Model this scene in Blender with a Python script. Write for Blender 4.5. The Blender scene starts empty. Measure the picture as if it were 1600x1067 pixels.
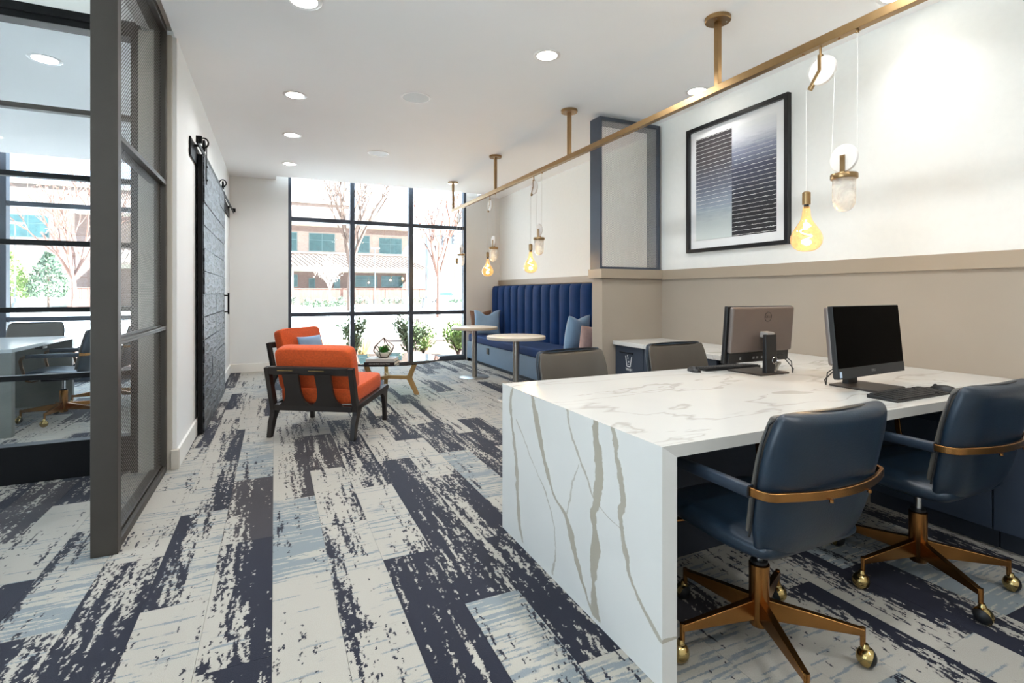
import bpy, bmesh, math, random
from mathutils import Vector, Matrix
PI = math.pi
S = bpy.context.scene
COL = S.collection
# ------------------------------------------------------------------ camera
YAW = math.atan(371 / 800)
S.cycles.diffuse_bounces = 6
cam_d = bpy.data.cameras.new('camera')
cam_d.sensor_width = 36.0
cam_d.lens = 18.0
cam_d.shift_y = -(533.5 - 457.5) / 1600.0
cam_d.clip_start = 0.05
cam_d.clip_end = 500
cam = bpy.data.objects.new('camera', cam_d)
cam.location = (0, 0, 1.24)
cam.rotation_euler = (PI / 2, 0, -YAW)
COL.objects.link(cam)
S.camera = cam
# ------------------------------------------------------------------ view
S.view_settings.view_transform = 'Standard'
S.view_settings.look = 'None'
S.view_settings.gamma = 1.0
S.view_settings.use_curve_mapping = False
S.view_settings.exposure = 1.5
# ------------------------------------------------------------------ sky
world = bpy.data.worlds.new('sky'); S.world = world
world.use_nodes = True
nt = world.node_tree
for n in list(nt.nodes): nt.nodes.remove(n)
wo = nt.nodes.new('ShaderNodeOutputWorld')
bg = nt.nodes.new('ShaderNodeBackground')
tc = nt.nodes.new('ShaderNodeTexCoord')
mp = nt.nodes.new('ShaderNodeMapping'); mp.inputs['Scale'].default_value = (2.2, 2.2, 5.0)
nz = nt.nodes.new('ShaderNodeTexNoise'); nz.inputs['Scale'].default_value = 1.6; nz.inputs['Detail'].default_value = 7; nz.inputs['Roughness'].default_value = .55
cr = nt.nodes.new('ShaderNodeValToRGB')
cr.color_ramp.elements[0].position = .42; cr.color_ramp.elements[0].color = (.50, .75, 1.0, 1)
cr.color_ramp.elements[1].position = .60; cr.color_ramp.elements[1].color = (.86, .945, 1.0, 1)
nt.links.new(tc.outputs['Generated'], mp.inputs['Vector'])
nt.links.new(mp.outputs[0], nz.inputs['Vector'])
nt.links.new(nz.outputs['Fac'], cr.inputs['Fac'])
nt.links.new(cr.outputs['Color'], bg.inputs['Color'])
bg.inputs['Strength'].default_value = 1.75
nt.links.new(bg.outputs[0], wo.inputs['Surface'])
sun_d = bpy.data.lights.new('sun', 'SUN'); sun_d.energy = 28.0; sun_d.angle = .01; sun_d.color = (.85, .945, 1.0)
sun = bpy.data.objects.new('sun', sun_d); COL.objects.link(sun)
sun.rotation_euler = Vector((-.70, .32, -.64)).to_track_quat('-Z', 'Y').to_euler()
# windows as portals for the sky light
for nm, x0, x1 in (('portal', .2, 3.24), ('portal', -4.3, -1.25), ('portal', -1.3, 2.6)):
    ld = bpy.data.lights.new(nm, 'AREA'); ld.shape = 'RECTANGLE'; ld.size = x1 - x0; ld.size_y = 3.1
    ld.cycles.is_portal = True
    lo = bpy.data.objects.new(nm, ld); COL.objects.link(lo)
    lo.location = ((x0 + x1) / 2, 9.12, 1.6); lo.rotation_euler = (-PI / 2, 0, 0)
    if x0 == -1.3: ld.size, ld.size_y = 2.7, 3.9; lo.location = (-5.1, .65, 1.6); lo.rotation_euler = (0, -PI / 2, 0)
DOWN_E = 4.6      # watts per recessed downlight
WASH_E = 1.1
# ------------------------------------------------------------------ materials
def lin(c):
    c = c / 255.0
    return c / 12.92 if c <= .04045 else ((c + .055) / 1.055) ** 2.4
def rgb(t): return (lin(t[0]), lin(t[1]), lin(t[2]), 1.0)
MATS = {}
def nodes_of(name):
    m = bpy.data.materials.new(name); m.use_nodes = True
    t = m.node_tree
    b = t.nodes['Principled BSDF']
    return m, t, b
def math_n(t, op, a, b=None, c=None, clamp=False):
    n = t.nodes.new('ShaderNodeMath'); n.operation = op; n.use_clamp = clamp
    for i, v in enumerate((a, b, c)):
        if v is None: continue
        if isinstance(v, (int, float)): n.inputs[i].default_value = v
        else: t.links.new(v, n.inputs[i])
    return n.outputs[0]
def mixc(t, fac, a, b):
    n = t.nodes.new('ShaderNodeMix'); n.data_type = 'RGBA'
    for i, v in ((0, fac), (6, a), (7, b)):
        if isinstance(v, (int, float)): n.inputs[i].default_value = v
        elif isinstance(v, tuple): n.inputs[i].default_value = v
        else: t.links.new(v, n.inputs[i])
    return n.outputs[2]
def noise(t, vec, scale, detail=3, rough=.5, dist=0.0):
    n = t.nodes.new('ShaderNodeTexNoise'); n.inputs['Scale'].default_value = scale
    n.inputs['Detail'].default_value = detail; n.inputs['Roughness'].default_value = rough; n.inputs['Distortion'].default_value = dist
    if vec is not None: t.links.new(vec, n.inputs['Vector'])
    return n.outputs['Fac']
def coords(t, kind='Object', scale=(1, 1, 1), loc=(0, 0, 0), rot=(0, 0, 0)):
    c = t.nodes.new('ShaderNodeTexCoord'); m = t.nodes.new('ShaderNodeMapping')
    m.inputs['Scale'].default_value = scale; m.inputs['Location'].default_value = loc; m.inputs['Rotation'].default_value = rot
    t.links.new(c.outputs[kind], m.inputs['Vector'])
    return m.outputs[0]
def bump(t, b, h, strength=.3, dist=.01):
    n = t.nodes.new('ShaderNodeBump'); n.inputs['Strength'].default_value = strength; n.inputs['Distance'].default_value = dist
    t.links.new(h, n.inputs['Height']); t.links.new(n.outputs[0], b.inputs['Normal'])
def M(name, col, rough=.5, metal=0.0, var=.08, scale=6.0, bmp=0.0, bscale=300.0, stretch=(1, 1, 1), spec=.5, sheen=0.0, coat=0.0, emit=None, estr=0.0):
    if name in MATS: return MATS[name]
    m, t, b = nodes_of(name)
    v = coords(t, 'Object', stretch)
    f = noise(t, v, scale, 4)
    c = rgb(col)
    d = tuple(max(0, x * (1 - 2 * var)) for x in c[:3]) + (1,)
    l = tuple(min(1, x * (1 + 2 * var)) for x in c[:3]) + (1,)
    t.links.new(mixc(t, f, d, l), b.inputs['Base Color'])
    b.inputs['Roughness'].default_value = rough; b.inputs['Metallic'].default_value = metal
    b.inputs['Specular IOR Level'].default_value = spec
    if sheen: b.inputs['Sheen Weight'].default_value = sheen; b.inputs['Sheen Roughness'].default_value = .4
    if coat: b.inputs['Coat Weight'].default_value = coat; b.inputs['Coat Roughness'].default_value = .1
    if bmp: bump(t, b, noise(t, v, bscale, 2), bmp, .004)
    if emit: b.inputs['Emission Color'].default_value = rgb(emit); b.inputs['Emission Strength'].default_value = estr
    MATS[name] = m
    return m
def glass_mat(name, tint=(255, 255, 255), refl=.5, rough=0.0, body=None, emit=None):
    if name in MATS: return MATS[name]
    m, t, b = nodes_of(name)
    t.nodes.remove(b)
    o = t.nodes['Material Output']
    tr = t.nodes.new('ShaderNodeBsdfTransparent'); tr.inputs[0].default_value = rgb(tint)
    gl = t.nodes.new('ShaderNodeBsdfGlossy'); gl.inputs['Roughness'].default_value = rough
    fr = t.nodes.new('ShaderNodeLayerWeight'); fr.inputs['Blend'].default_value = .5
    mx = t.nodes.new('ShaderNodeMixShader')
    f = math_n(t, 'MULTIPLY', math_n(t, 'MULTIPLY_ADD', math_n(t, 'POWER', fr.outputs['Facing'], 4.0), .9, .035), refl, clamp=True)
    t.links.new(f, mx.inputs[0]); t.links.new(tr.outputs[0], mx.inputs[1]); t.links.new(gl.outputs[0], mx.inputs[2])
    out = mx.outputs[0]
    if body:
        df = t.nodes.new('ShaderNodeBsdfTranslucent'); df.inputs[0].default_value = rgb(body[0])
        d2 = t.nodes.new('ShaderNodeBsdfDiffuse'); d2.inputs[0].default_value = rgb(body[0])
        ad = t.nodes.new('ShaderNodeMixShader'); ad.inputs[0].default_value = .5; t.links.new(df.outputs[0], ad.inputs[1]); t.links.new(d2.outputs[0], ad.inputs[2])
        m2 = t.nodes.new('ShaderNodeMixShader'); v = coords(t, 'Object')
        t.links.new(math_n(t, 'MULTIPLY', noise(t, v, body[2], 4, .6, 1.0), body[1]), m2.inputs[0])
        t.links.new(out, m2.inputs[1]); t.links.new(ad.outputs[0], m2.inputs[2]); out = m2.outputs[0]
    if emit:
        em = t.nodes.new('ShaderNodeEmission'); em.inputs[0].default_value = rgb(emit[0])
        t.links.new(math_n(t, 'MULTIPLY', math_n(t, 'POWER', noise(t, coords(t, 'Object'), 26, 3, .6, 2.0), 2.5), emit[1]), em.inputs[1])
        a2 = t.nodes.new('ShaderNodeAddShader'); t.links.new(out, a2.inputs[0]); t.links.new(em.outputs[0], a2.inputs[1]); out = a2.outputs[0]
    t.links.new(out, o.inputs['Surface'])
    MATS[name] = m
    return m
WHITE_WALL = M('white_wall_paint', (226, 226, 224), .85, var=.01, scale=3, bmp=.05, bscale=180)
WALL_PAPER = M('white_textured_wall', (228, 227, 222), .8, var=.015, scale=25, bmp=.08, bscale=220)
CEIL = M('ceiling_paint', (246, 247, 248), .9, var=.008, scale=2)
TAUPE = M('taupe_wall_paint', (158, 146, 132), .7, var=.02, scale=3, bmp=.04, bscale=160)
TAUPE_TRIM = M('taupe_trim_paint', (156, 141, 123), .5, var=.015, scale=4)
TRIMW = M('white_trim_paint', (230, 228, 222), .45, var=.01, scale=4)
GREIGE_TRIM = M('greige_jamb_paint', (190, 182, 170), .55, var=.015, scale=4)
BRONZE = M('dark_bronze_aluminium', (66, 61, 55), .5, .25, var=.06, scale=9)
BLACKM = M('black_anodised_metal', (15, 15, 16), .5, .1, var=.06, scale=9, spec=.2)
FRAME_FLARE = M('flare_lifted_charcoal_frame', (66, 74, 86), .4, .3, var=.05, scale=9)  # dark frame; the window flare is mixed in as a lighter blue-grey
BRASS = M('brushed_brass', (160, 130, 92), .33, 1.0, var=.08, scale=14, stretch=(1, 1, .1))
COPPER = M('antique_bronze_brass', (172, 122, 70), .27, 1.0, var=.12, scale=9)
GOLD = M('polished_gold_brass', (190, 165, 110), .2, 1.0, var=.08, scale=12)
CHROME = M('chrome', (200, 200, 200), .15, 1.0, var=.03)
STEEL = M('brushed_steel', (176, 172, 165), .32, 1.0, var=.05, scale=20, stretch=(1, 1, .05))
RUBBER = M('black_rubber', (18, 18, 19), .5, var=.05)
LEATHER = M('navy_leather', (20, 37, 52), .36, var=.3, scale=5, bmp=.12, bscale=170, spec=.55)
LEATHER_EDGE = M('navy_leather_piping', (34, 46, 60), .45, var=.1, scale=9)
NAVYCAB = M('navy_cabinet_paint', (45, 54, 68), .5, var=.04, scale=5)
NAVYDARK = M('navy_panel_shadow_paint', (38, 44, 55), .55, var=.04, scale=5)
BLACKPL = M('black_plastic', (22, 22, 23), .42, var=.06, scale=20, bmp=.05, bscale=600)
SCREEN = M('switched_off_screen', (1, 1, 1), .4, var=.0, spec=.02)
GREYPL = M('dark_grey_metallic_plastic', (112, 102, 97), .42, .45, var=.04, scale=10)
ORANGE = M('orange_woven_fabric', (208, 84, 30), .85, var=.16, scale=60, bmp=.35, bscale=420, sheen=.15)
DARKWOOD = M('dark_stained_wood', (37, 31, 28), .45, var=.18, scale=10, stretch=(1, 1, .2), bmp=.05, bscale=60)
OAK = M('oak_wood', (186, 142, 92), .5, var=.12, scale=12, stretch=(1, 1, .2))
INNERPAD = M('grey_taupe_leather', (84, 80, 74), .38, var=.12, scale=5, bmp=.1, bscale=170)
VELVET = M('blue_velvet', (11, 44, 90), .65, var=.2, scale=5, sheen=.06, bmp=.08, bscale=120, spec=.12)
VELVET2 = M('dark_blue_velvet', (16, 34, 62), .7, var=.16, scale=5, sheen=.1, bmp=.08, bscale=120, spec=.12)
PALEBLUE = M('pale_blue_velvet', (124, 156, 186), .7, var=.12, scale=7, sheen=.5)
PINKFAB = M('dusty_pink_fabric', (176, 148, 142), .85, var=.08, scale=30, bmp=.2, bscale=300)
TANLEATHER = M('tan_brown_leather', (122, 88, 68), .45, var=.2, scale=6, bmp=.1, bscale=150)
BENCHBASE = M('blue_grey_bench_vinyl', (92, 114, 136), .5, var=.04, scale=5)
TABLETOP = M('pale_laminate_top', (216, 212, 203), .35, var=.03, scale=8)
TABLEEDGE = M('greige_table_edge', (178, 168, 152), .5, var=.05, scale=20, stretch=(1, 1, 4))
PLASTER = M('white_marble_disc', (222, 214, 206), .4, var=.05, scale=14)
CORD = M('white_fabric_cord', (226, 222, 215), .8, var=.03, scale=80)
LENS = M('glowing_lamp_lens', (255, 252, 244), .5, var=0.0, emit=(255, 248, 236), estr=9.0)
RINGW = M('white_metal_trim_ring', (236, 236, 236), .4, var=.01)
GRILLE = M('speaker_grille_white', (214, 218, 220), .6, var=.03, scale=300)
FILAMENT = M('glowing_filament', (255, 190, 90), .5, var=.05, emit=(255, 200, 120), estr=12.0)
BULB = glass_mat('amber_bulb_glass', (255, 236, 200), 1.2, emit=((255, 184, 104), .75))
CLEARG = glass_mat('clear_glass', (250, 253, 252), 1.6)
WINGLASS = glass_mat('window_glass', (252, 254, 255), .55)
TABLEGLASS = glass_mat('green_tinted_table_glass', (222, 238, 232), 2.4)
FROST = glass_mat('cloudy_glass', (246, 248, 248), 1.5, .08, body=((226, 228, 228), .9, 14))
PAPERW = M('book_paper', (222, 216, 204), .8, var=.08, scale=200, stretch=(1, 1, 6))
PRINTW = M('white_print', (232, 232, 228), .6, var=.01)
PRINTG = M('grey_print', (150, 150, 150), .4, .6, var=.01)
# charred-wood barn door
def barn_mat():
    m, t, b = nodes_of('charred_wood')
    v = coords(t, 'Object', (1, .55, 2.6))
    w = noise(t, v, 3.2, 6, .6, 2.5)
    s = t.nodes.new('ShaderNodeTexWave'); s.inputs['Scale'].default_value = 5.5; s.inputs['Distortion'].default_value = 11; s.inputs['Detail'].default_value = 4
    t.links.new(v, s.inputs['Vector'])
    f = math_n(t, 'MULTIPLY', s.outputs['Fac'], w)
    r = t.nodes.new('ShaderNodeValToRGB'); t.links.new(f, r.inputs[0])
    r.color_ramp.elements[0].position = .12; r.color_ramp.elements[0].color = rgb((24, 26, 30))
    r.color_ramp.elements[1].position = .62; r.color_ramp.elements[1].color = rgb((88, 93, 100))
    t.links.new(r.outputs[0], b.inputs['Base Color'])
    b.inputs['Roughness'].default_value = .42
    bump(t, b, f, .9, .02)
    return m
BARN = barn_mat()
# ------------------------------------------------------------------ marble
def marble_mat(name, top):
    m, t, b = nodes_of(name)
    g = t.nodes.new('ShaderNodeNewGeometry')
    sep = t.nodes.new('ShaderNodeSeparateXYZ'); t.links.new(g.outputs['Position'], sep.inputs[0])
    base = mixc(t, noise(t, g.outputs['Position'], 2.5, 5), rgb((194, 192, 186)), rgb((208, 206, 200)))
    mp_ = t.nodes.new('ShaderNodeMapping'); t.links.new(g.outputs['Position'], mp_.inputs['Vector'])
    mp_.inputs['Rotation'].default_value = (0, 0, .35)
    mp_.inputs['Scale'].default_value = (.7, 2.3, 1.2)
    n1 = noise(t, mp_.outputs[0], 1.25, 5, .5, .5)
    d1 = math_n(t, 'ABSOLUTE', math_n(t, 'SUBTRACT', n1, .5))
    wid = math_n(t, 'MULTIPLY_ADD', noise(t, mp_.outputs[0], 2.0, 2), .060, -.018)
    v1 = math_n(t, 'SUBTRACT', 1.0, math_n(t, 'DIVIDE', d1, wid, clamp=True), clamp=True)
    col = mixc(t, math_n(t, 'MULTIPLY', v1, .5), base, rgb((150, 144, 134)))
    cl = noise(t, mp_.outputs[0], 1.1, 3)
    col = mixc(t, math_n(t, 'MULTIPLY', math_n(t, 'SUBTRACT', cl, .5, clamp=True), .8), col, rgb((196, 194, 190)))
    if not top:
        col = base = mixc(t, noise(t, g.outputs['Position'], 2.5, 5), rgb((208, 207, 202)), rgb((222, 220, 215)))
        wob = math_n(t, 'MULTIPLY_ADD', noise(t, g.outputs['Position'], 9, 6, .65), .07, -.035)
        veins = [
            ([(2.24, .03), (2.29, .16), (2.30, .31), (2.34, .52), (2.38, .62), (2.35, .76)], .012, .95),
            ([(1.62, .02), (1.70, .10), (1.77, .21), (1.84, .32), (1.92, .36), (2.01, .48), (2.09, .63), (2.13, .75)], .013, 1),
            ([(1.94, .02), (1.92, .20), (1.97, .31), (2.13, .45), (2.28, .58)], .005, .8),
            ([(1.61, .02), (1.63, .16), (1.62, .30), (1.62, .42), (1.60, .48), (1.60, .62), (1.62, .76)], .016, 1),
            ([(1.48, .42), (1.60, .45), (1.68, .53), (1.76, .62), (1.82, .75)], .006, .9),
            ([(1.25, .15), (1.30, .18), (1.37, .23), (1.43, .33), (1.46, .44), (1.45, .55), (1.48, .66), (1.50, .75)], .009, .95),
            ([(1.83, .33), (1.79, .43), (1.75, .53)], .004, .7)]
        zc = sep.outputs['Z']; yc = sep.outputs['Y']
        msk = None
        for pts, w, a in veins:
            fc = t.nodes.new('ShaderNodeFloatCurve'); c = fc.mapping.curves[0]
            P = [(z / .8, (y - 1.2) / 1.3) for y, z in pts]
            c.points[0].location = P[0]; c.points[1].location = P[-1]
            for q in P[1:-1]: c.points.new(*q)
            fc.mapping.update()
            t.links.new(math_n(t, 'DIVIDE', zc, .8), fc.inputs['Value'])
            yy = math_n(t, 'MULTIPLY_ADD', fc.outputs[0], 1.3, 1.2)
            d = math_n(t, 'ABSOLUTE', math_n(t, 'SUBTRACT', math_n(t, 'ADD', yc, wob), yy))
            ww = math_n(t, 'MULTIPLY_ADD', noise(t, g.outputs['Position'], 5 + w * 300, 2), w * 3.4, w * -.35)
            s = math_n(t, 'MULTIPLY', math_n(t, 'SUBTRACT', ww, d), 700, clamp=True)
            lo, hi = pts[0][1], pts[-1][1]
            s = math_n(t, 'MULTIPLY', s, math_n(t, 'MULTIPLY', math_n(t, 'GREATER_THAN', zc, lo - .004), math_n(t, 'LESS_THAN', zc, hi + .03)))
            s = math_n(t, 'MULTIPLY', s, a)
            msk = s if msk is None else math_n(t, 'MAXIMUM', msk, s)
        col = mixc(t, msk, col, rgb((172, 164, 148)))
    t.links.new(col, b.inputs['Base Color'])
    b.inputs['Roughness'].default_value = .22 if top else .3
    b.inputs['Specular IOR Level'].default_value = .45
    return m
MARBLE_TOP = marble_mat('white_quartz_top', True)
MARBLE_SIDE = marble_mat('white_quartz_veined', False)
# ------------------------------------------------------------------ carpet
PW, PX0, PL, PY0 = .2325, -.008, .946, 1.46
def carpet_mat():
    m, t, b = nodes_of('carpet_plank_pile')
    g = t.nodes.new('ShaderNodeNewGeometry')
    at_ = {}
    for k in ('dark', 'stripe', 'side', 'seed', 'tone'):
        a = t.nodes.new('ShaderNodeAttribute'); a.attribute_name = k; at_[k] = a.outputs['Fac']
    sep = t.nodes.new('ShaderNodeSeparateXYZ'); t.links.new(g.outputs['Position'], sep.inputs[0])
    # irregular tuft edges: nudge, then step the coordinates to the tuft grid
    j = math_n(t, 'MULTIPLY_ADD', noise(t, g.outputs['Position'], 160, 2), .016, -.008)
    def snap(v, s): return math_n(t, 'MULTIPLY', math_n(t, 'FLOOR', math_n(t, 'DIVIDE', math_n(t, 'ADD', v, j), s)), s)
    xs = snap(sep.outputs['X'], .0055); ys = snap(sep.outputs['Y'], .0065)
    def vec(sx, sy, sz):
        c = t.nodes.new('ShaderNodeCombineXYZ')
        t.links.new(math_n(t, 'MULTIPLY', xs, sx), c.inputs[0]); t.links.new(math_n(t, 'MULTIPLY', ys, sy), c.inputs[1])
        t.links.new(math_n(t, 'MULTIPLY', at_['seed'], sz), c.inputs[2]); return c.outputs[0]
    A = noise(t, vec(30, 1.7, 37.), 1.0, 3, .6)
    B = noise(t, vec(85, 30, 61.), 1.0, 2, .6)
    Cc = noise(t, vec(6.0, 1.6, 11.), 1.0, 2, .5)
    val = math_n(t, 'ADD', math_n(t, 'MULTIPLY', A, .44), math_n(t, 'ADD', math_n(t, 'MULTIPLY', B, .34), math_n(t, 'MULTIPLY', Cc, .22)))
    lx = math_n(t, 'FRACT', math_n(t, 'DIVIDE', math_n(t, 'SUBTRACT', sep.outputs['X'], PX0), PW))
    grad = math_n(t, 'MULTIPLY', math_n(t, 'MULTIPLY', math_n(t, 'SUBTRACT', lx, .5), at_['side']), .17)
    th = math_n(t, 'MULTIPLY_ADD', at_['dark'], -.19, .60)
    dk = math_n(t, 'MULTIPLY', math_n(t, 'SUBTRACT', math_n(t, 'ADD', val, grad), th), 90, clamp=True)
    # cross stripes
    Sn = noise(t, vec(3.2, 62, 23.), 1.0, 3, .62)
    Sg = noise(t, vec(4.0, 3.0, 53.), 1.0, 2)
    sth = math_n(t, 'MULTIPLY_ADD', at_['stripe'], -.27, .70)
    st = math_n(t, 'MULTIPLY', math_n(t, 'SUBTRACT', math_n(t, 'ADD', Sn, math_n(t, 'MULTIPLY_ADD', Sg, .22, -.11)), sth), 30, clamp=True)
    cream = mixc(t, noise(t, g.outputs['Position'], 420, 2), rgb((144, 139, 129)), rgb((186, 181, 171)))
    greyblue = mixc(t, noise(t, g.outputs['Position'], 300, 2), rgb((92, 104, 112)), rgb((130, 142, 148)))
    navy = mixc(t, noise(t, g.outputs['Position'], 380, 2), rgb((10, 13, 27)), rgb((29, 32, 50)))
    brown = mixc(t, noise(t, g.outputs['Position'], 380, 2), rgb((40, 37, 42)), rgb((62, 58, 62)))
    navy = mixc(t, at_['tone'], navy, brown)
    col = mixc(t, math_n(t, 'MULTIPLY', st, .85), cream, greyblue)
    col = mixc(t, dk, col, navy)
    t.links.new(col, b.inputs['Base Color'])
    b.inputs['Roughness'].default_value = .68; b.inputs['Specular IOR Level'].default_value = .2
    b.inputs['Sheen Weight'].default_value = .08; b.inputs['Sheen Roughness'].default_value = .5
    h = math_n(t, 'ADD', noise(t, g.outputs['Position'], 330, 2), math_n(t, 'MULTIPLY', dk, .35))
    bump(t, b, h, .45, .004)
    return m
CARPET = carpet_mat()
# ------------------------------------------------------------------ mesh builder
class MB:
    def __init__(self): self.v = []; self.f = []
    def add(self, vs, fs):
        o = len(self.v); self.v += [tuple(p) for p in vs]; self.f += [tuple(i + o for i in q) for q in fs]; return self
    def box(self, x0, x1, y0, y1, z0, z1, mtx=None):
        vs = [Vector((x, y, z)) for z in (z0, z1) for y in (y0, y1) for x in (x0, x1)]
        if mtx is not None: vs = [mtx @ p for p in vs]
        return self.add(vs, [(0, 2, 3, 1), (4, 5, 7, 6), (0, 1, 5, 4), (2, 6, 7, 3), (0, 4, 6, 2), (1, 3, 7, 5)])
    def cyl(self, p0, p1, r0, r1=None, n=12):
        r1 = r0 if r1 is None else r1
        p0 = Vector(p0); p1 = Vector(p1); d = (p1 - p0).normalized()
        a = d.orthogonal().normalized(); b = d.cross(a)
        vs = [p0 + r0 * (math.cos(2 * PI * k / n) * a + math.sin(2 * PI * k / n) * b) for k in range(n)]
        vs += [p1 + r1 * (math.cos(2 * PI * k / n) * a + math.sin(2 * PI * k / n) * b) for k in range(n)]
        fs = [(k, (k + 1) % n, n + (k + 1) % n, n + k) for k in range(n)] + [tuple(range(n - 1, -1, -1)), tuple(range(n, 2 * n))]
        return self.add(vs, fs)
    def tube(self, pts, r, n=8, closed=False):
        pts = [Vector(p) for p in pts]; m = len(pts)
        rr = r if isinstance(r, (list, tuple)) else [r] * m
        vs = []; up = None
        for i, p in enumerate(pts):
            q = pts[(i + 1) % m] if (closed or i < m - 1) else p
            o = pts[i - 1] if (closed or i > 0) else p
            d = (q - o).normalized()
            if up is None: up = d.orthogonal().normalized()
            up = (up - d * up.dot(d))
            up = up.normalized() if up.length > 1e-6 else d.orthogonal().normalized()
            s = d.cross(up)
            vs += [p + rr[i] * (math.cos(2 * PI * k / n) * up + math.sin(2 * PI * k / n) * s) for k in range(n)]
        fs = []
        for i in range(m if closed else m - 1):
            a = i * n; b_ = ((i + 1) % m) * n
            fs += [(a + k, a + (k + 1) % n, b_ + (k + 1) % n, b_ + k) for k in range(n)]
        if not closed: fs += [tuple(range(n - 1, -1, -1)), tuple(range((m - 1) * n, m * n))]
        return self.add(vs, fs)
    def lathe(self, prof, n=24, c=(0, 0, 0), mtx=None):
        vs = []; m = len(prof)
        for r, z in prof:
            for k in range(n):
                p = Vector((c[0] + r * math.cos(2 * PI * k / n), c[1] + r * math.sin(2 * PI * k / n), c[2] + z))
                vs.append(mtx @ p if mtx is not None else p)
        fs = []
        for i in range(m - 1):
            fs += [(i * n + k, i * n + (k + 1) % n, (i + 1) * n + (k + 1) % n, (i + 1) * n + k) for k in range(n)]
        fs += [tuple(range(n - 1, -1, -1)), tuple(range((m - 1) * n, m * n))]
        return self.add(vs, fs)
    def prism(self, poly, axis, d0, d1, mtx=None):
        """poly = 2-D outline; axis 'x': (y,z), 'y': (x,z), 'z': (x,y)"""
        def P(a, b, d):
            p = Vector((d, a, b)) if axis == 'x' else Vector((a, d, b)) if axis == 'y' else Vector((a, b, d))
            return mtx @ p if mtx is not None else p
        n = len(poly)
        vs = [P(a, b, d0) for a, b in poly] + [P(a, b, d1) for a, b in poly]
        return self.add(vs, [(k, (k + 1) % n, n + (k + 1) % n, n + k) for k in range(n)] + [tuple(range(n - 1, -1, -1)), tuple(range(n, 2 * n))])
    def rings(self, rings, cap=True):
        n = len(rings[0]); vs = [p for r in rings for p in r]; fs = []
        for i in range(len(rings) - 1):
            fs += [(i * n + k, i * n + (k + 1) % n, (i + 1) * n + (k + 1) % n, (i + 1) * n + k) for k in range(n)]
        if cap: fs += [tuple(range(n - 1, -1, -1)), tuple(range((len(rings) - 1) * n, len(rings) * n))]
        return self.add(vs, fs)
    def bar(self, p0, p1, w, h, up=(0, 0, 1)):
        """rectangular bar from p0 to p1, w across, h along up"""
        p0 = Vector(p0); p1 = Vector(p1); d = (p1 - p0).normalized(); u = Vector(up); u = (u - d * u.dot(d)).normalized(); s = d.cross(u)
        vs = [p + a * s * w / 2 + b * u * h / 2 for p in (p0, p1) for a, b in ((-1, -1), (1, -1), (1, 1), (-1, 1))]
        return self.add(vs, [(0, 1, 5, 4), (1, 2, 6, 5), (2, 3, 7, 6), (3, 0, 4, 7), (3, 2, 1, 0), (4, 5, 6, 7)])
    def build(self, name, mat, parent=None, smooth=True, bev=0.0, seg=2, sub=0, angle=40):
        me = bpy.data.meshes.new(name); me.from_pydata(self.v, [], self.f); me.validate()
        bm = bmesh.new(); bm.from_mesh(me); bmesh.ops.recalc_face_normals(bm, faces=bm.faces); bm.to_mesh(me); bm.free()
        if mat: me.materials.append(mat)
        if smooth:
            me.polygons.foreach_set('use_smooth', [True] * len(me.polygons))
            if not sub: me.set_sharp_from_angle(angle=math.radians(angle))
        o = bpy.data.objects.new(name, me); COL.objects.link(o)
        if parent is not None: o.parent = parent
        if bev:
            md = o.modifiers.new('bevel', 'BEVEL'); md.width = bev; md.segments = seg; md.limit_method = 'ANGLE'; md.angle_limit = math.radians(35)
        if sub:
            md = o.modifiers.new('subd', 'SUBSURF'); md.levels = sub; md.render_levels = sub
        return o
def tag(o, label, cat, group=None):
    o['label'] = label; o['category'] = cat
    if group: o['group'] = group
    return o
def thing(name, label, cat, loc=(0, 0, 0), rz=0.0, group=None):
    o = bpy.data.objects.new(name, None); o.empty_display_size = .1; COL.objects.link(o)
    o.location = loc; o.rotation_euler = (0, 0, rz)
    return tag(o, label, cat, group)
def struct(o, label=None):
    o['kind'] = 'structure'
    if label: o['label'] = label
    return o
def sroot(name, label=None):
    o = bpy.data.objects.new(name, None); COL.objects.link(o); return struct(o, label)
def stuff(o): o['kind'] = 'stuff'; return o
def copy_tree(o, parent=None):
    c = o.copy(); COL.objects.link(c); c.parent = parent
    for ch in list(o.children): copy_tree(ch, c)
    return c
def text_mesh(txt, size, mat, parent, name, mtx, extrude=.0005, align='CENTER'):
    cu = bpy.data.curves.new(name, 'FONT'); cu.body = txt; cu.size = size; cu.extrude = extrude; cu.align_x = align; cu.align_y = 'CENTER'; cu.resolution_u = 3
    tmp = bpy.data.objects.new(name + '_tmp', cu); COL.objects.link(tmp)
    dg = bpy.context.evaluated_depsgraph_get()
    me = bpy.data.meshes.new_from_object(tmp.evaluated_get(dg))
    bpy.data.objects.remove(tmp); bpy.data.curves.remove(cu)
    me.materials.clear(); me.materials.append(mat); me.name = name
    me.transform(mtx)
    o = bpy.data.objects.new(name, me); COL.objects.link(o); o.parent = parent
    return o
def selip(hw, ht, p=6.0, q=2.6, n=28):
    out = []
    for k in range(n):
        a = 2 * PI * k / n; c, s = math.cos(a), math.sin(a)
        out.append((hw * math.copysign(abs(c) ** (2 / p), c), ht * math.copysign(abs(s) ** (2 / q), s)))
    return out
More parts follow.
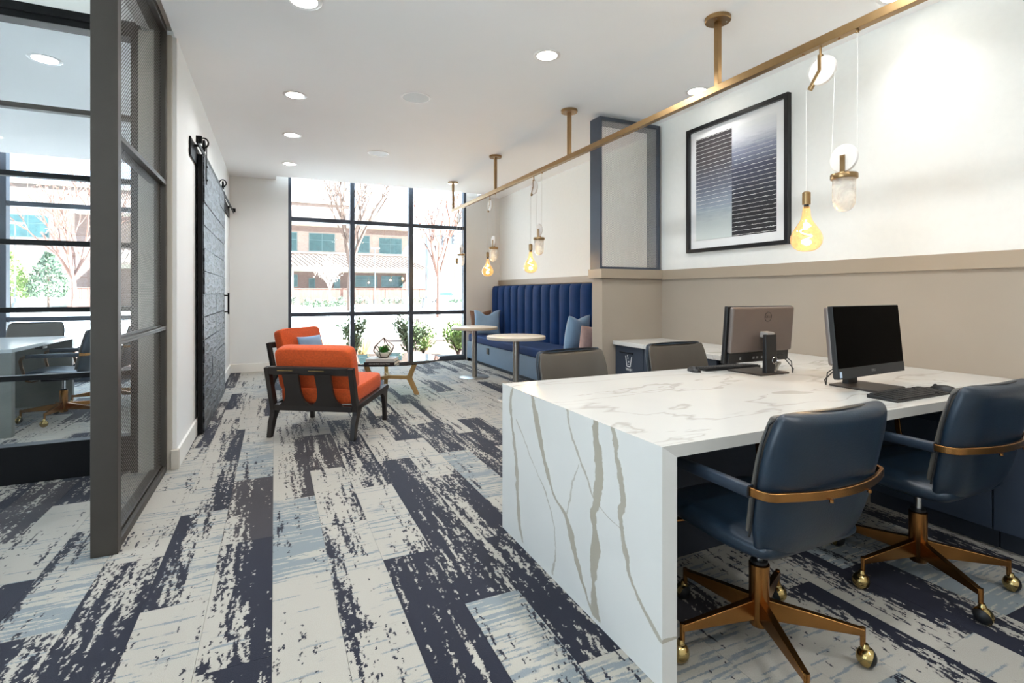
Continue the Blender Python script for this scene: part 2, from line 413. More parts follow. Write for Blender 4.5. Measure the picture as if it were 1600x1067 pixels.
def slab(path, hw, th, wrap=0.0, p=7.0, n=30, round_ends=True, wrap_pow=2.0):
    """upholstered slab swept along a path in the YZ plane; wrap pulls the side edges along the normal"""
    N = len(path); rings = []
    P = [Vector((0, a, b)) for a, b in path]
    def frame(i):
        d = (P[min(i + 1, N - 1)] - P[max(i - 1, 0)]).normalized()
        return d, Vector((0, -d.z, d.y))
    wr = wrap if isinstance(wrap, (list, tuple)) else [wrap] * N
    def ring(c, nn, w, t_, wv):
        return [c + Vector((x, 0, 0)) + nn * (y + wv * abs(x / max(w, 1e-6)) ** wrap_pow) for x, y in selip(w, t_, p, 2.6, n)]
    for i in range(N):
        d, nn = frame(i)
        if i == 0 and round_ends:
            for e, s in ((.5, .25), (.38, .62), (.2, .88)): rings.append(ring(P[0] - d * th[0] * e, nn, hw[0] - th[0] * .5 * (1 - s), th[0] / 2 * s, wr[0]))
        rings.append(ring(P[i], nn, hw[i], th[i] / 2, wr[i]))
        if i == N - 1 and round_ends:
            for e, s in ((.2, .88), (.38, .62), (.5, .25)): rings.append(ring(P[i] + d * th[i] * e, nn, hw[i] - th[i] * .5 * (1 - s), th[i] / 2 * s, wr[i]))
    return MB().rings(rings)
def cushion(w, d, h, r=.04, puff=.012, n=10):
    """box cushion centred on the origin with soft edges and puffed faces"""
    mb = MB()
    m = 2 * n
    def prof(t):   # map -1..1
        return t
    rings = []
    # build as stacked rounded rectangles (superellipse in plan, superellipse in height)
    L = 9
    for i in range(L + 1):
        a = -PI / 2 + PI * i / L
        zz = h / 2 * math.copysign(abs(math.sin(a)) ** .55, math.sin(a))
        k = abs(math.cos(a)) ** .35 if 0 < i < L else 0.0
        ins = r * (1 - k)
        ring = []
        for x, y in selip(w / 2 - ins, d / 2 - ins, 9, 9, 40): ring.append(Vector((x, y, zz)))
        rings.append(ring)
    # puffed lids
    def lid(sign):
        out = []
        for f in (.8, .55, .3, .05):
            out.append([Vector((x, y, sign * (h / 2 + puff * (1 - f ** 2)))) for x, y in selip((w / 2 - r) * f, (d / 2 - r) * f, 9, 9, 40)])
        return out
    return MB().rings(list(reversed(lid(-1))) + rings + lid(1))
def pillow(w, h, t, chop=.06, n=14):
    """throw pillow standing in the XZ plane, centre at origin, pointed corners, chopped top"""
    mb = MB(); vs = []; fs = []
    for side in (1, -1):
        for i in range(n + 1):
            for j in range(n + 1):
                u = -1 + 2 * i / n; v = -1 + 2 * j / n
                e = ((1 - abs(u) ** 2.2) * (1 - abs(v) ** 2.2)) ** .55
                x = u * w / 2 * (1 - .10 * (1 - v * v) * abs(u) ** 3 )
                z = v * h / 2 * (1 - .10 * (1 - u * u) * abs(v) ** 3)
                if v > 0: z -= chop * h * (v ** 2) * math.exp(-(u / .38) ** 2) * 2.2
                vs.append((x, side * t / 2 * e, z))
    k = (n + 1) * (n + 1)
    for s in range(2):
        for i in range(n):
            for j in range(n):
                a = s * k + i * (n + 1) + j
                fs.append((a, a + 1, a + n + 2, a + n + 1))
    mb.add(vs, fs)
    return mb
def merge(o, d=1e-4):
    bm = bmesh.new(); bm.from_mesh(o.data); bmesh.ops.remove_doubles(bm, verts=bm.verts, dist=d); bmesh.ops.recalc_face_normals(bm, faces=bm.faces)
    bm.to_mesh(o.data); bm.free(); return o
# ================================================================== STRUCTURE
CZ = 3.05
def wall(name, x0, x1, y0, y1, z0, z1, mat, label=None):
    return struct(MB().box(x0, x1, y0, y1, z0, z1).build(name, mat, smooth=False), label)
# floor and its carpet planks
floor = struct(MB().box(-5.0, 3.95, -1.6, 9.05, -.06, -.006).build('floor', M('floor_screed', (120, 118, 112), .9), smooth=False), 'concrete floor covered with patterned carpet planks')
F_ = Vector((math.sin(YAW), math.cos(YAW), 0)); R_ = Vector((math.cos(YAW), -math.sin(YAW), 0))
def seen(x, y):
    d = Vector((x, y, 0)); t_ = d.dot(F_)
    if t_ < .9: return None
    return 800 + 800 * d.dot(R_) / t_, 457.5 + 800 * 1.24 / t_
FIX = {  # (column, row start) : dark, stripe, side, tone
    (-1, 0.98): (.72, .1, .6, 0), (-1, 1.93): (.70, .1, .9, 0), (-1, 2.87): (.82, .1, .5, 1), (-1, 3.82): (.22, .8, 0, 0), (-1, 4.77): (.25, .35, 0, 0),
    (-2, 1.46): (.08, .35, 0, 0), (-2, 2.40): (.44, .6, -1.5, 0), (-2, 3.35): (.40, .45, .5, 0), (-2, 4.30): (.66, .2, 1.1, 0), (-2, 5.25): (.2, .3, 0, 0),
    (-3, 0.98): (.62, .2, -.4, 0), (-3, 1.93): (.80, .2, 0, 0), (-3, 2.87): (.16, .3, 0, 0), (-3, 3.82): (.3, .5, 0, 0),
    (-4, 1.46): (.80, .2, -.4, 0), (-4, 2.40): (.24, .75, -.6, 0), (-4, 3.35): (.2, .4, 0, 0), (-5, 1.93): (.8, .2, .6, 0), (-5, 2.87): (.15, .3, 0, 0),
    (-6, 2.40): (.3, .4, -1, 0), (-6, 3.35): (.75, .3, 0, 1), (-7, 2.87): (.7, .3, .5, 1),
    (0, 1.46): (.20, .3, 0, 0), (0, 2.40): (.10, 1.0, 0, 0), (0, 3.35): (.52, .2, 1.5, 1), (0, 4.30): (.40, .2, .8, 1), (0, 5.25): (.3, .5, 0, 0),
    (1, 0.98): (.30, .3, 0, 0), (1, 1.93): (.32, .5, -.9, 0), (1, 2.87): (.30, .3, .5, 0), (1, 3.82): (.78, .1, .2, 1), (1, 4.77): (.3, .3, 0, 0),
    (2, 1.46): (.86, .1, .1, 0), (2, 2.40): (.14, .45, .6, 0), (2, 3.35): (.62, .2, .4, 0), (2, 4.30): (.60, .3, 0, 0), (2, 5.25): (.3, .5, 0, 0),
    (3, 0.98): (.06, .85, 0, 0), (3, 1.93): (.84, .1, -.3, 0), (3, 2.87): (.86, .1, -.4, 0), (3, 3.82): (.16, .4, 0, 0), (3, 4.77): (.62, .3, 0, 0),
    (4, 0.51): (.08, .8, 0, 0), (4, 1.46): (.86, .1, .2, 0), (4, 2.40): (.74, .15, .9, 0), (4, 3.35): (.2, .4, 0, 0), (4, 4.30): (.68, .2, 0, 0),
    (5, 1.93): (.4, .3, 0, 0), (5, 2.87): (.16, .9, 0, 0), (5, 3.82): (.72, .2, .3, 0), (5, 4.77): (.3, .5, 0, 0)}
rnd = random.Random(11)
cand = []
for i in range(-22, 18):
    xa = PX0 + PW * i; xb = xa + PW
    if xb < -5 or xa > 3.95: continue
    y = PY0 + (0 if i % 2 == 0 else .473) - 4 * PL
    while y < 9.05:
        y0, y1 = max(y, -1.6), min(y + PL, 9.05)
        x0, x1 = max(xa, -5.0), min(xb, 3.95)
        if y1 - y0 > .02 and x1 - x0 > .01:
            key = None
            for k in FIX:
                if k[0] == i and abs(k[1] - y) < .03: key = k
            k_ = rnd.random()
            auto = ((.05 + .2 * rnd.random(), .3 + .4 * rnd.random(), 0, 0) if k_ < .38 else (.7 + .16 * rnd.random(), .15, rnd.uniform(-.5, .5), rnd.random() < .2) if k_ < .72
                    else (.15, .95, 0, 0) if k_ < .84 else (.48, .3, rnd.choice((-1.2, 1.2)), 0))
            pr = FIX[key] if key else auto
            ps = [seen(px_, py_) for px_ in (x0, x1) for py_ in (y0, y1)]
            area = 0
            if all(ps):
                us = [q[0] for q in ps]; vs_ = [q[1] for q in ps]
                if max(us) > 0 and min(us) < 1600 and min(vs_) < 1067: area = (max(us) - min(us)) * (max(vs_) - min(vs_))
            elif any(ps): area = 1e5 if any(q and 0 < q[0] < 1600 for q in ps) else 0
            hid = (1.1 < (x0 + x1) / 2 and 1.25 < y0 and y1 < 4.2 and x1 > 1.6) or x0 > 3.15 or (x1 < -.63 and y0 > 4.5 and x0 > -1.3)
            cand.append((0 if hid else area, x0, x1, y0, y1, pr, rnd.random()))
        y += PL
cand.sort(key=lambda c: -c[0])
def plank_mesh(cs, name):
    mb = MB(); att = []
    for a, x0, x1, y0, y1, pr, sd in cs:
        g_ = .0006
        mb.box(x0 + g_, x1 - g_, y0 + g_, y1 - g_, -.006, 0); att += [(pr, sd)] * 6
    me = bpy.data.meshes.new(name); me.from_pydata(mb.v, [], mb.f)
    me.materials.append(CARPET)
    for k, fn in (('dark', lambda p: p[0][0]), ('stripe', lambda p: p[0][1]), ('side', lambda p: p[0][2]), ('tone', lambda p: float(p[0][3])), ('seed', lambda p: p[1])):
        a = me.attributes.new(k, 'FLOAT', 'FACE'); a.data.foreach_set('value', [fn(p) for p in att])
    o = bpy.data.objects.new(name, me); COL.objects.link(o); o.parent = floor
    return o
n_ind = sum(1 for c in cand if c[0] > 0)
for c in cand[:min(295, n_ind)]: plank_mesh([c], 'carpet_plank')
rest = cand[min(295, n_ind):]
if rest: stuff(plank_mesh(rest, 'carpet_plank_rest'))
# walls
wall('wall_left', -.85, -.63, 4.30, 9.0, 0, CZ, WHITE_WALL)
struct(MB().box(-.85, -.655, 4.27, 4.30, 0, CZ).build('trim_1', GREIGE_TRIM, smooth=False, bev=.003))
wall('wall_far_left', -1.28, .20, 9.0, 9.25, -.06, 3.5, WHITE_WALL)
wall('wall_far_right', 3.24, 4.12, 9.0, 9.25, -.06, 3.5, WHITE_WALL)
wall('wall_far_conference', -5.15, -4.28, 9.0, 9.25, -.06, 3.5, WHITE_WALL)
wall('wall_right', 3.74, 3.95, -1.6, 4.45, 0, 1.38, TAUPE)
wall('wall_right_upper', 3.745, 3.95, -1.6, 4.36, 1.38, CZ, WALL_PAPER)
wall('wall_right_niche', 3.917, 4.12, 4.36, 9.0, 1.38, CZ, WALL_PAPER)
wall('wall_right_niche_lower', 3.917, 4.12, 4.45, 9.0, 0, 1.38, TAUPE)
wall('wall_divider', 2.976, 3.74, 4.27, 4.45, 0, 1.38, TAUPE)
wall('wall_back', -5.15, 4.12, -1.75, -1.6, 0, 3.5, WHITE_WALL)
mb = MB().box(-5.15, -5.0, 2.6, 9.0, 0, 3.5).box(-5.15, -5.0, -1.6, -1.3, 0, 3.5).box(-5.15, -5.0, -1.3, 2.6, 2.95, 3.5).box(-5.15, -5.0, -1.3, 2.6, 0, .25)
struct(mb.build('wall_left_outer', WHITE_WALL, smooth=False))
w4 = sroot('window_4', 'wide charcoal framed side window out of sight to the left')
for y in (-1.265, .66, 2.565): MB().box(-5.12, -5.02, y - .035, y + .035, .25, 2.95).build('mullion', FRAME_FLARE, w4, smooth=False)
for a_, b_ in ((-1.23, .625), (.695, 2.53)): MB().box(-5.072, -5.066, a_, b_, .25, 2.95).build('pane', WINGLASS, w4, smooth=False)
# caps (chair rails)
mb = MB().box(3.715, 3.76, -1.6, 4.24, 1.38, 1.479); struct(mb.build('trim_2', TAUPE_TRIM, smooth=False, bev=.003))
mb = MB().box(2.946, 3.76, 4.24, 4.48, 1.385, 1.481); struct(mb.build('trim_3', TAUPE_TRIM, smooth=False, bev=.003))
mb = MB().box(3.885, 3.94, 4.48, 9.0, 1.38, 1.475); struct(mb.build('trim_4', TAUPE_TRIM, smooth=False, bev=.003))
# baseboards
struct(MB().box(-.63, -.612, 4.30, 9.0, 0, .135).build('baseboard_left', TRIMW, smooth=False, bev=.003))
struct(MB().box(-.66, -.612, 4.255, 4.30, 0, .135).build('baseboard_corner', GREIGE_TRIM, smooth=False, bev=.003))
struct(MB().box(-.612, .2, 8.982, 9.0, 0, .135).build('baseboard_far', TRIMW, smooth=False, bev=.003))
mb = MB().box(-.63, -.606, 7.52, 7.60, .0, 2.3); struct(mb.build('trim_5', TRIMW, smooth=False, bev=.003))
mb = MB().box(-.865, -.64, -1.6, 4.30, 3.09, 3.35); struct(mb.build('trim_6', TRIMW, smooth=False))
# ceilings
mb = MB()
mb.box(-.64, 3.95, -1.6, 8.75, CZ, CZ + .3)
mb.box(3.95, 4.12, 4.36, 8.75, CZ, CZ + .3)
mb.box(-.86, .02, 8.75, 9.0, CZ, CZ + .3); mb.box(3.45, 4.12, 8.75, 9.0, CZ, CZ + .3)
mb.box(-5.0, -.64, 4.44, 8.75, CZ, CZ + .3)
mb.box(-5.15, -.64, -1.75, 4.44, 3.35, 3.5)
mb.box(-5.15, 4.12, 8.70, 9.25, 3.5, 3.6); mb.box(-.64, 4.12, -1.75, 8.75, 3.40, 3.6); mb.box(-5.15, -.64, 4.40, 8.75, 3.40, 3.6)
struct(mb.build('ceiling', CEIL, smooth=False))
mb = MB().box(-5.15, -.64, 4.40, 4.46, 3.12, 3.40); struct(mb.build('trim_7', TRIMW, smooth=False))
mb = MB().box(3.95, 4.12, -1.75, 4.4, 0, 3.5).box(3.95, 4.12, 4.36, 4.45, 0, 1.4); struct(mb.build('wall_right_outer', WHITE_WALL, smooth=False))
# windows
def window(name, xs, zs, label):
    r = sroot(name, label)
    yo = 9.02
    top = 3.5
    for k, x in enumerate(xs):
        w = .07
        MB().box(x - w / 2, x + w / 2, yo, yo + .12, 0, top).build('mullion', FRAME_FLARE, r, smooth=False, bev=.003)
    for a, b in zip(xs[:-1], xs[1:]):
        a_, b_ = a + .035, b - .035
        MB().box(a_, b_, yo, yo + .12, 0, .085).build('sill_bar', FRAME_FLARE, r, smooth=False, bev=.003)
        for z in zs: MB().box(a_, b_, yo + .01, yo + .11, z - .033, z + .033).build('transom_bar', FRAME_FLARE, r, smooth=False, bev=.003)
        lev = [.085] + [q for z in zs for q in (z - .033, z + .033)] + [top]
        for z0, z1 in zip(lev[0::2], lev[1::2]): MB().box(a_, b_, yo + .055, yo + .061, z0, z1).build('pane', WINGLASS, r, smooth=False)
    return r
window('window_1', [.215, 1.20, 2.207, 3.229], [.882, 2.44], 'tall charcoal framed street window behind the orange armchairs')
window('window_2', [-4.28, -3.28, -2.28, -1.28], [.882, 2.44], 'tall charcoal framed street window of the glazed meeting room')
# glazed front of the meeting room
sf = sroot('window_3', 'black framed glass front of the meeting room')
for x in (-.874, -2.6, -4.3):
    MB().box(x - .023, x + .023, 4.29 if x > -1 else 4.36, 4.44, .0 if x > -1 else .25, 3.02).build('mullion', BLACKM, sf, smooth=False, bev=.003)
MB().box(-5.0, -.898, 4.35, 4.45, 0, .246).build('kick_plate', BLACKM, sf, smooth=False, bev=.003)
MB().box(-5.0, -.86, 4.34, 4.46, 3.018, 3.125).build('head_beam', BLACKM, sf, smooth=False, bev=.003)
MB().box(-5.0, -.86, 4.325, 4.34, 3.06, 3.105).build('head_track', BLACKM, sf, smooth=False, bev=.003)
levels = [.246, .682, 1.128, 1.572, 2.018, 2.463, 3.018]
for a, b in ((-2.576, -.897), (-4.276, -2.624)):
    for z in levels[1:-1]: MB().box(a, b, 4.37, 4.43, z - .017, z + .017).build('glazing_bar', BRONZE if z > 2.3 else BLACKM, sf, smooth=False, bev=.002)
    for z0, z1 in zip(levels[:-1], levels[1:]): MB().box(a, b, 4.397, 4.403, z0 + .017, z1 - .017).build('pane', WINGLASS, sf, smooth=False)
# wire mesh helper (diagonal wires inside a rectangle of the a-b plane)
def wires(mb, a0, a1, b0, b1, pitch, w, place, ang=45.0, up=(1, 0, 0)):
    for sgn in (1, -1):
        th = math.radians(ang) * sgn
        d = (math.cos(th), math.sin(th)); n = (-math.sin(th), math.cos(th))
        cs = [a * n[0] + b * n[1] for a in (a0, a1) for b in (b0, b1)]
        c = math.floor(min(cs) / pitch) * pitch
        while c < max(cs):
            ts = []
            lo, hi = -1e9, 1e9
            for k, (m0, m1) in enumerate(((a0, a1), (b0, b1))):
                o = c * n[k]
                t0, t1 = (m0 - o) / d[k], (m1 - o) / d[k]
                lo = max(lo, min(t0, t1)); hi = min(hi, max(t0, t1))
            if hi - lo > .004:
                p = place(c * n[0] + lo * d[0], c * n[1] + lo * d[1], sgn); q = place(c * n[0] + hi * d[0], c * n[1] + hi * d[1], sgn)
                mb.bar(p, q, w, .0008, up)
            c += pitch
    return mb
WIRE = M('woven_bronze_wire', (98, 91, 82), .4, .7, var=.05)
WIREL = M('woven_pale_wire', (176, 176, 176), .45, .5, var=.05)
ms = thing('mesh_screen', 'floor to ceiling bronze framed wire mesh screen beside the meeting room', 'screen', (-.727, 3.0, 0))
def msb(name, x0, x1, y0, y1, z0, z1, mat=BRONZE):
    return MB().box(x0 + .727, x1 + .727, y0 - 3.0, y1 - 3.0, z0, z1).build(name, mat, ms, smooth=False, bev=.003)
msb('post', -.78, -.674, 2.99, 3.05, 0, 3.09); msb('post', -.75, -.682, 4.215, 4.268, 0, 3.09)
for z0, z1 in ((.0, .03), (.985, 1.0), (1.985, 2.0), (3.04, 3.09)):
    r_ = msb('rail', -.775, -.679, 3.05, 4.215, z0, z1)
    MB().box(-.735 + .727, -.705 + .727, .05, 1.215, z1, z1 + .022).build('rail_lip', BRONZE, r_, smooth=False, bev=.002)
    MB().box(-.70 + .727, -.679 + .727, .05, 1.215, z1, z1 + .012).build('rail_lip', BRONZE, r_, smooth=False, bev=.002)
mb = MB()
for z0, z1 in ((.05, .985), (1.02, 1.985), (2.02, 3.04)):
    wires(mb, .05, 1.215, z0, z1, .016, .0034, lambda a, b, s: (.012 + .0012 * s, a, b), 38)
stuff(mb.build('wire_mesh', WIRE, ms, smooth=False))
# framed mesh screen standing on the half wall
sc_ = thing('framed_mesh_panel', 'black framed pale mesh panel standing on the taupe half wall', 'screen', (3.33, 4.36, 1.481))
for nm, x0, x1, z0, z1 in (('frame_stile', 2.95, 2.975, 1.481, 3.01), ('frame_stile', 3.685, 3.712, 1.481, 3.01), ('frame_rail', 2.975, 3.685, 2.975, 3.01), ('frame_rail', 2.975, 3.685, 1.481, 1.505)):
    MB().box(x0 - 3.33, x1 - 3.33, -.09, .09, z0 - 1.481, z1 - 1.481).build(nm, FRAME_FLARE, sc_, smooth=False, bev=.002)
mb = wires(MB(), 2.975 - 3.33, 3.685 - 3.33, .024, 1.494, .0125, .0032, lambda a, b, s: (a, -.06 + .002 * s, b), 45, (0, 1, 0))
stuff(mb.build('wire_mesh', WIREL, sc_, smooth=False))
# ================================================================== CEILING FIXTURES
def downlight(x, y, z, label, power=DOWN_E, r=.095, group='recessed downlights in the white ceiling', col=(.95, .98, 1.0), spread=150):
    t_ = thing('recessed_downlight', label, 'ceiling light', (x, y, z), 0, group)
    MB().lathe([(r * .80, .002), (r * .80, -.004), (r, -.006), (r + .008, -.002), (r + .008, .002)], 32).build('trim_ring', RINGW, t_)
    MB().lathe([(.001, -.001), (r * .8, -.001), (r * .8, .0015), (.001, .0015)], 32).build('lens', LENS, t_)
    ld = bpy.data.lights.new('lamp_light', 'AREA'); ld.shape = 'DISK'; ld.size = r * 1.5; ld.energy = power; ld.color = col; ld.spread = math.radians(spread)
    lo = bpy.data.objects.new('lamp_light', ld); COL.objects.link(lo); lo.parent = t_; lo.location = (0, 0, -.008)
    return t_
ROW = 'row of downlights above the carpeted aisle'
downlight(.165, 3.42, CZ, 'recessed downlight in the aisle ceiling cut by the top of the picture', r=.10, group=ROW)
downlight(.17, 5.09, CZ, 'second recessed downlight of the aisle row counted from the picture top', group=ROW)
downlight(.18, 6.39, CZ, 'third recessed downlight of the aisle row counted from the picture top', group=ROW)
downlight(.187, 7.83, CZ, 'last recessed downlight of the aisle row nearest the street window', group=ROW)
downlight(1.885, 3.43, CZ, 'bright recessed downlight alone in the middle of the ceiling', power=DOWN_E * 1.7)
downlight(-1.613, 5.12, CZ, 'oval looking downlight inside the glazed meeting room', r=.10)
downlight(3.44, 3.47, CZ, 'wall washing downlight above the framed striped print', power=WASH_E, spread=110)
downlight(3.43, 1.84, CZ, 'wall washing downlight above the marble desk at the picture top', power=WASH_E, spread=110)
OUT = 'added unseen downlights behind the viewer'
for x, y in ((.165, 1.7), (.165, 0), (1.885, 1.6), (1.885, 0), (1.885, -1.0)):
    downlight(x, y, CZ, 'unseen recessed downlight added for fill behind the viewer', group=OUT)  # out of view, added so the near half gets enough light
for x, y, z in ((-3.4, 1.6, 3.35), (-3.4, -.4, 3.35)):
    downlight(x, y, z, 'unseen recessed downlight added to the raised ceiling outside the meeting room', group='added unseen downlights of the raised ceiling')  # extra lamps out of view, added to light the left zone
for x, y in ((-4.4, 5.6), (-4.2, 7.2)):
    downlight(x, y, CZ, 'unseen recessed downlight added to the meeting room for fill', group='added unseen meeting room downlights')  # added fill lamps, kept outside the visible part of the room
for x, y, lab in ((1.19, 4.68, 'round white ceiling speaker nearer the brass pendant rail middle'), (1.222, 6.76, 'round white ceiling speaker close to the street window')):
    t_ = thing('ceiling_speaker', lab, 'speaker', (x, y, CZ), 0, 'ceiling speakers')
    MB().lathe([(.118, .001), (.12, -.007), (.134, -.006), (.138, .001)], 36).build('rim', RINGW, t_)
    MB().lathe([(.001, -.004), (.06, -.0045), (.118, -.003), (.118, .001), (.001, .001)], 36).build('grille', GRILLE, t_)
# ------------------------------------------------------------------ brass pendant rail
RX, RZ0, RZ1 = 2.65, 2.558, 2.604
rail = thing('pendant_rail', 'long brass rail hung from the ceiling carrying the pulley pendants', 'light rail', (RX, 0, 0))
MB().box(-.022, .022, .25, 8.03, RZ0, RZ1).build('rail_bar', BRASS, rail, smooth=False, bev=.002)
for y in (.6, 2.49, 4.365, 6.235, 8.01):
    st = MB().box(-.017, .017, y - .017, y + .017, RZ1, CZ - .02).build('stem', BRASS, rail, smooth=False, bev=.002)
    cp = MB().lathe([(.001, -.026), (.078, -.026), (.082, -.022), (.082, 0), (.001, 0)], 32, (0, y, CZ)).build('canopy', BRASS, rail)
    for a in (1, -1): MB().lathe([(.001, -.031), (.005, -.030), (.005, -.025)], 10, (a * .045, y - .03, CZ)).build('screw', STEEL, cp)
for y in (.5, 1.69, 1.89, 3.3, 3.5, 5.0, 5.2):
    MB().lathe([(.001, -.004), (.006, -.004), (.006, 0), (.001, 0)], 10, (0, y, RZ0)).build('rail_screw', COPPER, rail)
# ------------------------------------------------------------------ pulley pendants
def pendant():
    t_ = thing('pulley_pendant', '', 'pendant light', (RX, 0, 0))
    # local y: bulb cord at 0; weight toward -y
    hy = -.08        # upper pulley
    wy = -.205       # weight
    ay = -.272       # anchored cord end
    MB().cyl((0, hy, RZ0), (0, hy, 2.50), .006, n=10).build('hanger_rod', BRASS, t_)
    up = MB(); up.bar((0, hy, 2.515), (0, hy, 2.425), .022, .02, (1, 0, 0)); up.bar((.0, hy, 2.43), (0, hy + .062, 2.345), .022, .02, (1, 0, 0))
    up.build('pulley_arm', BRASS, t_, smooth=False, bev=.003)
    rot = Matrix.Translation((0, hy, 2.425)) @ Matrix.Rotation(PI / 2, 4, 'Y')
    MB().lathe([(.001, -.009), (.072, -.009), (.076, -.004), (.072, 0), (.076, .004), (.072, .009), (.001, .009)], 36, (0, 0, 0), Matrix.Translation((.0, -.012, .0)) @ rot).build('pulley_wheel', PLASTER, t_)
    MB().cyl((-.016, hy, 2.425), (.016, hy, 2.425), .007, n=12).build('axle', BRASS, t_)
    lw = MB().lathe([(.001, -.008), (.068, -.008), (.072, -.003), (.068, 0), (.072, .003), (.068, .008), (.001, .008)], 36, (0, 0, 0), Matrix.Translation((0, wy, 1.93)) @ Matrix.Rotation(PI / 2, 4, 'Y')).build('lower_wheel', PLASTER, t_)
    br = MB().bar((-.014, wy, 1.945), (-.014, wy, 1.845), .006, .024, (0, 1, 0)); br.bar((.014, wy, 1.945), (.014, wy, 1.845), .006, .024, (0, 1, 0)); br.cyl((-.018, wy, 1.93), (.018, wy, 1.93), .006, n=10)
    br.build('wheel_bracket', BRASS, t_, smooth=False)
    MB().lathe([(.001, 1.850), (.060, 1.850), (.062, 1.847), (.062, 1.826), (.060, 1.823), (.001, 1.823)], 36, (0, wy, 0)).build('weight_cap', BRASS, t_)
    pr = [(.052, 1.823)] + [(.052, 1.823 - .02 * k) for k in range(1, 6)] + [(.052 * math.cos(a), 1.715 - .06 * math.sin(a)) for a in [k * PI / 14 for k in range(1, 7)]] + [(.001, 1.655)]
    MB().lathe(pr, 28, (0, wy, 0)).build('glass_weight', FROST, t_)
    MB().tube([(0, hy - .078, 2.42), (0, wy + .065, 1.93)], .0022, 6).build('cord', CORD, t_)
    MB().tube([(0, ay, RZ0), (0, ay, 1.95)], .0022, 6).build('cord', CORD, t_)
    MB().tube([(0, 0, 2.35), (0, 0, 1.80)], .0026, 6).build('cord', CORD, t_)
    arc = [(0, hy + .0 + .077 * math.cos(a), 2.425 + .077 * math.sin(a)) for a in [PI * .9 - k * PI * .1 for k in range(10)]]
    MB().tube(arc, .0024, 6).build('cord', CORD, t_)
    MB().lathe([(.001, RZ0), (.008, RZ0), (.008, RZ0 - .014), (.001, RZ0 - .014)], 12, (0, ay, 0)).build('cord_anchor', BRASS, t_)
    MB().lathe([(.001, 1.800), (.010, 1.798), (.021, 1.79), (.021, 1.725), (.001, 1.725)], 24).build('socket', BRASS, t_)
    MB().lathe([(.001, 1.727), (.013, 1.727), (.013, 1.705), (.001, 1.705)], 20).build('socket_neck', BLACKPL, t_)
    bp = [(.017, 1.712), (.020, 1.69), (.023, 1.66), (.031, 1.635), (.047, 1.61), (.066, 1.58), (.077, 1.555), (.080, 1.535), (.076, 1.51), (.062, 1.487), (.042, 1.473), (.02, 1.467), (.001, 1.466)]
    b_ = MB().lathe(bp, 32).build('bulb', BULB, t_)
    fl = [(.03 * math.cos(k * .5) * math.sin(PI * k / 30), .03 * math.sin(k * .5) * math.sin(PI * k / 30), 1.50 + .14 * k / 30) for k in range(31)]
    MB().tube(fl, .0032, 6).build('filament', FILAMENT, b_)
    MB().cyl((0, 0, 1.64), (0, 0, 1.705), .007, .011, 12).build('filament_stem', CLEARG, b_)
    ld = bpy.data.lights.new('bulb_light', 'POINT'); ld.energy = 3.5; ld.color = (1, .72, .4); ld.shadow_soft_size = .03
    lo = bpy.data.objects.new('bulb_light', ld); COL.objects.link(lo); lo.parent = t_; lo.location = (0, 0, 1.56)
    return t_
PEND = [(1.871, 'pulley pendant with glowing bulb above the marble desk'), (5.21, 'pulley pendant with glowing bulb in front of the pale wall above the bench'),
        (6.507, 'pulley pendant with glowing bulb against the far corner wall'), (7.81, 'pulley pendant with glowing bulb hanging against the bright street window')]
p0 = pendant()
for k, (y, lab) in enumerate(PEND):
    o = p0 if k == 0 else copy_tree(p0)
    o.location = (RX, y, 0); o['label'] = lab; o['group'] = 'pulley pendants on the brass rail'
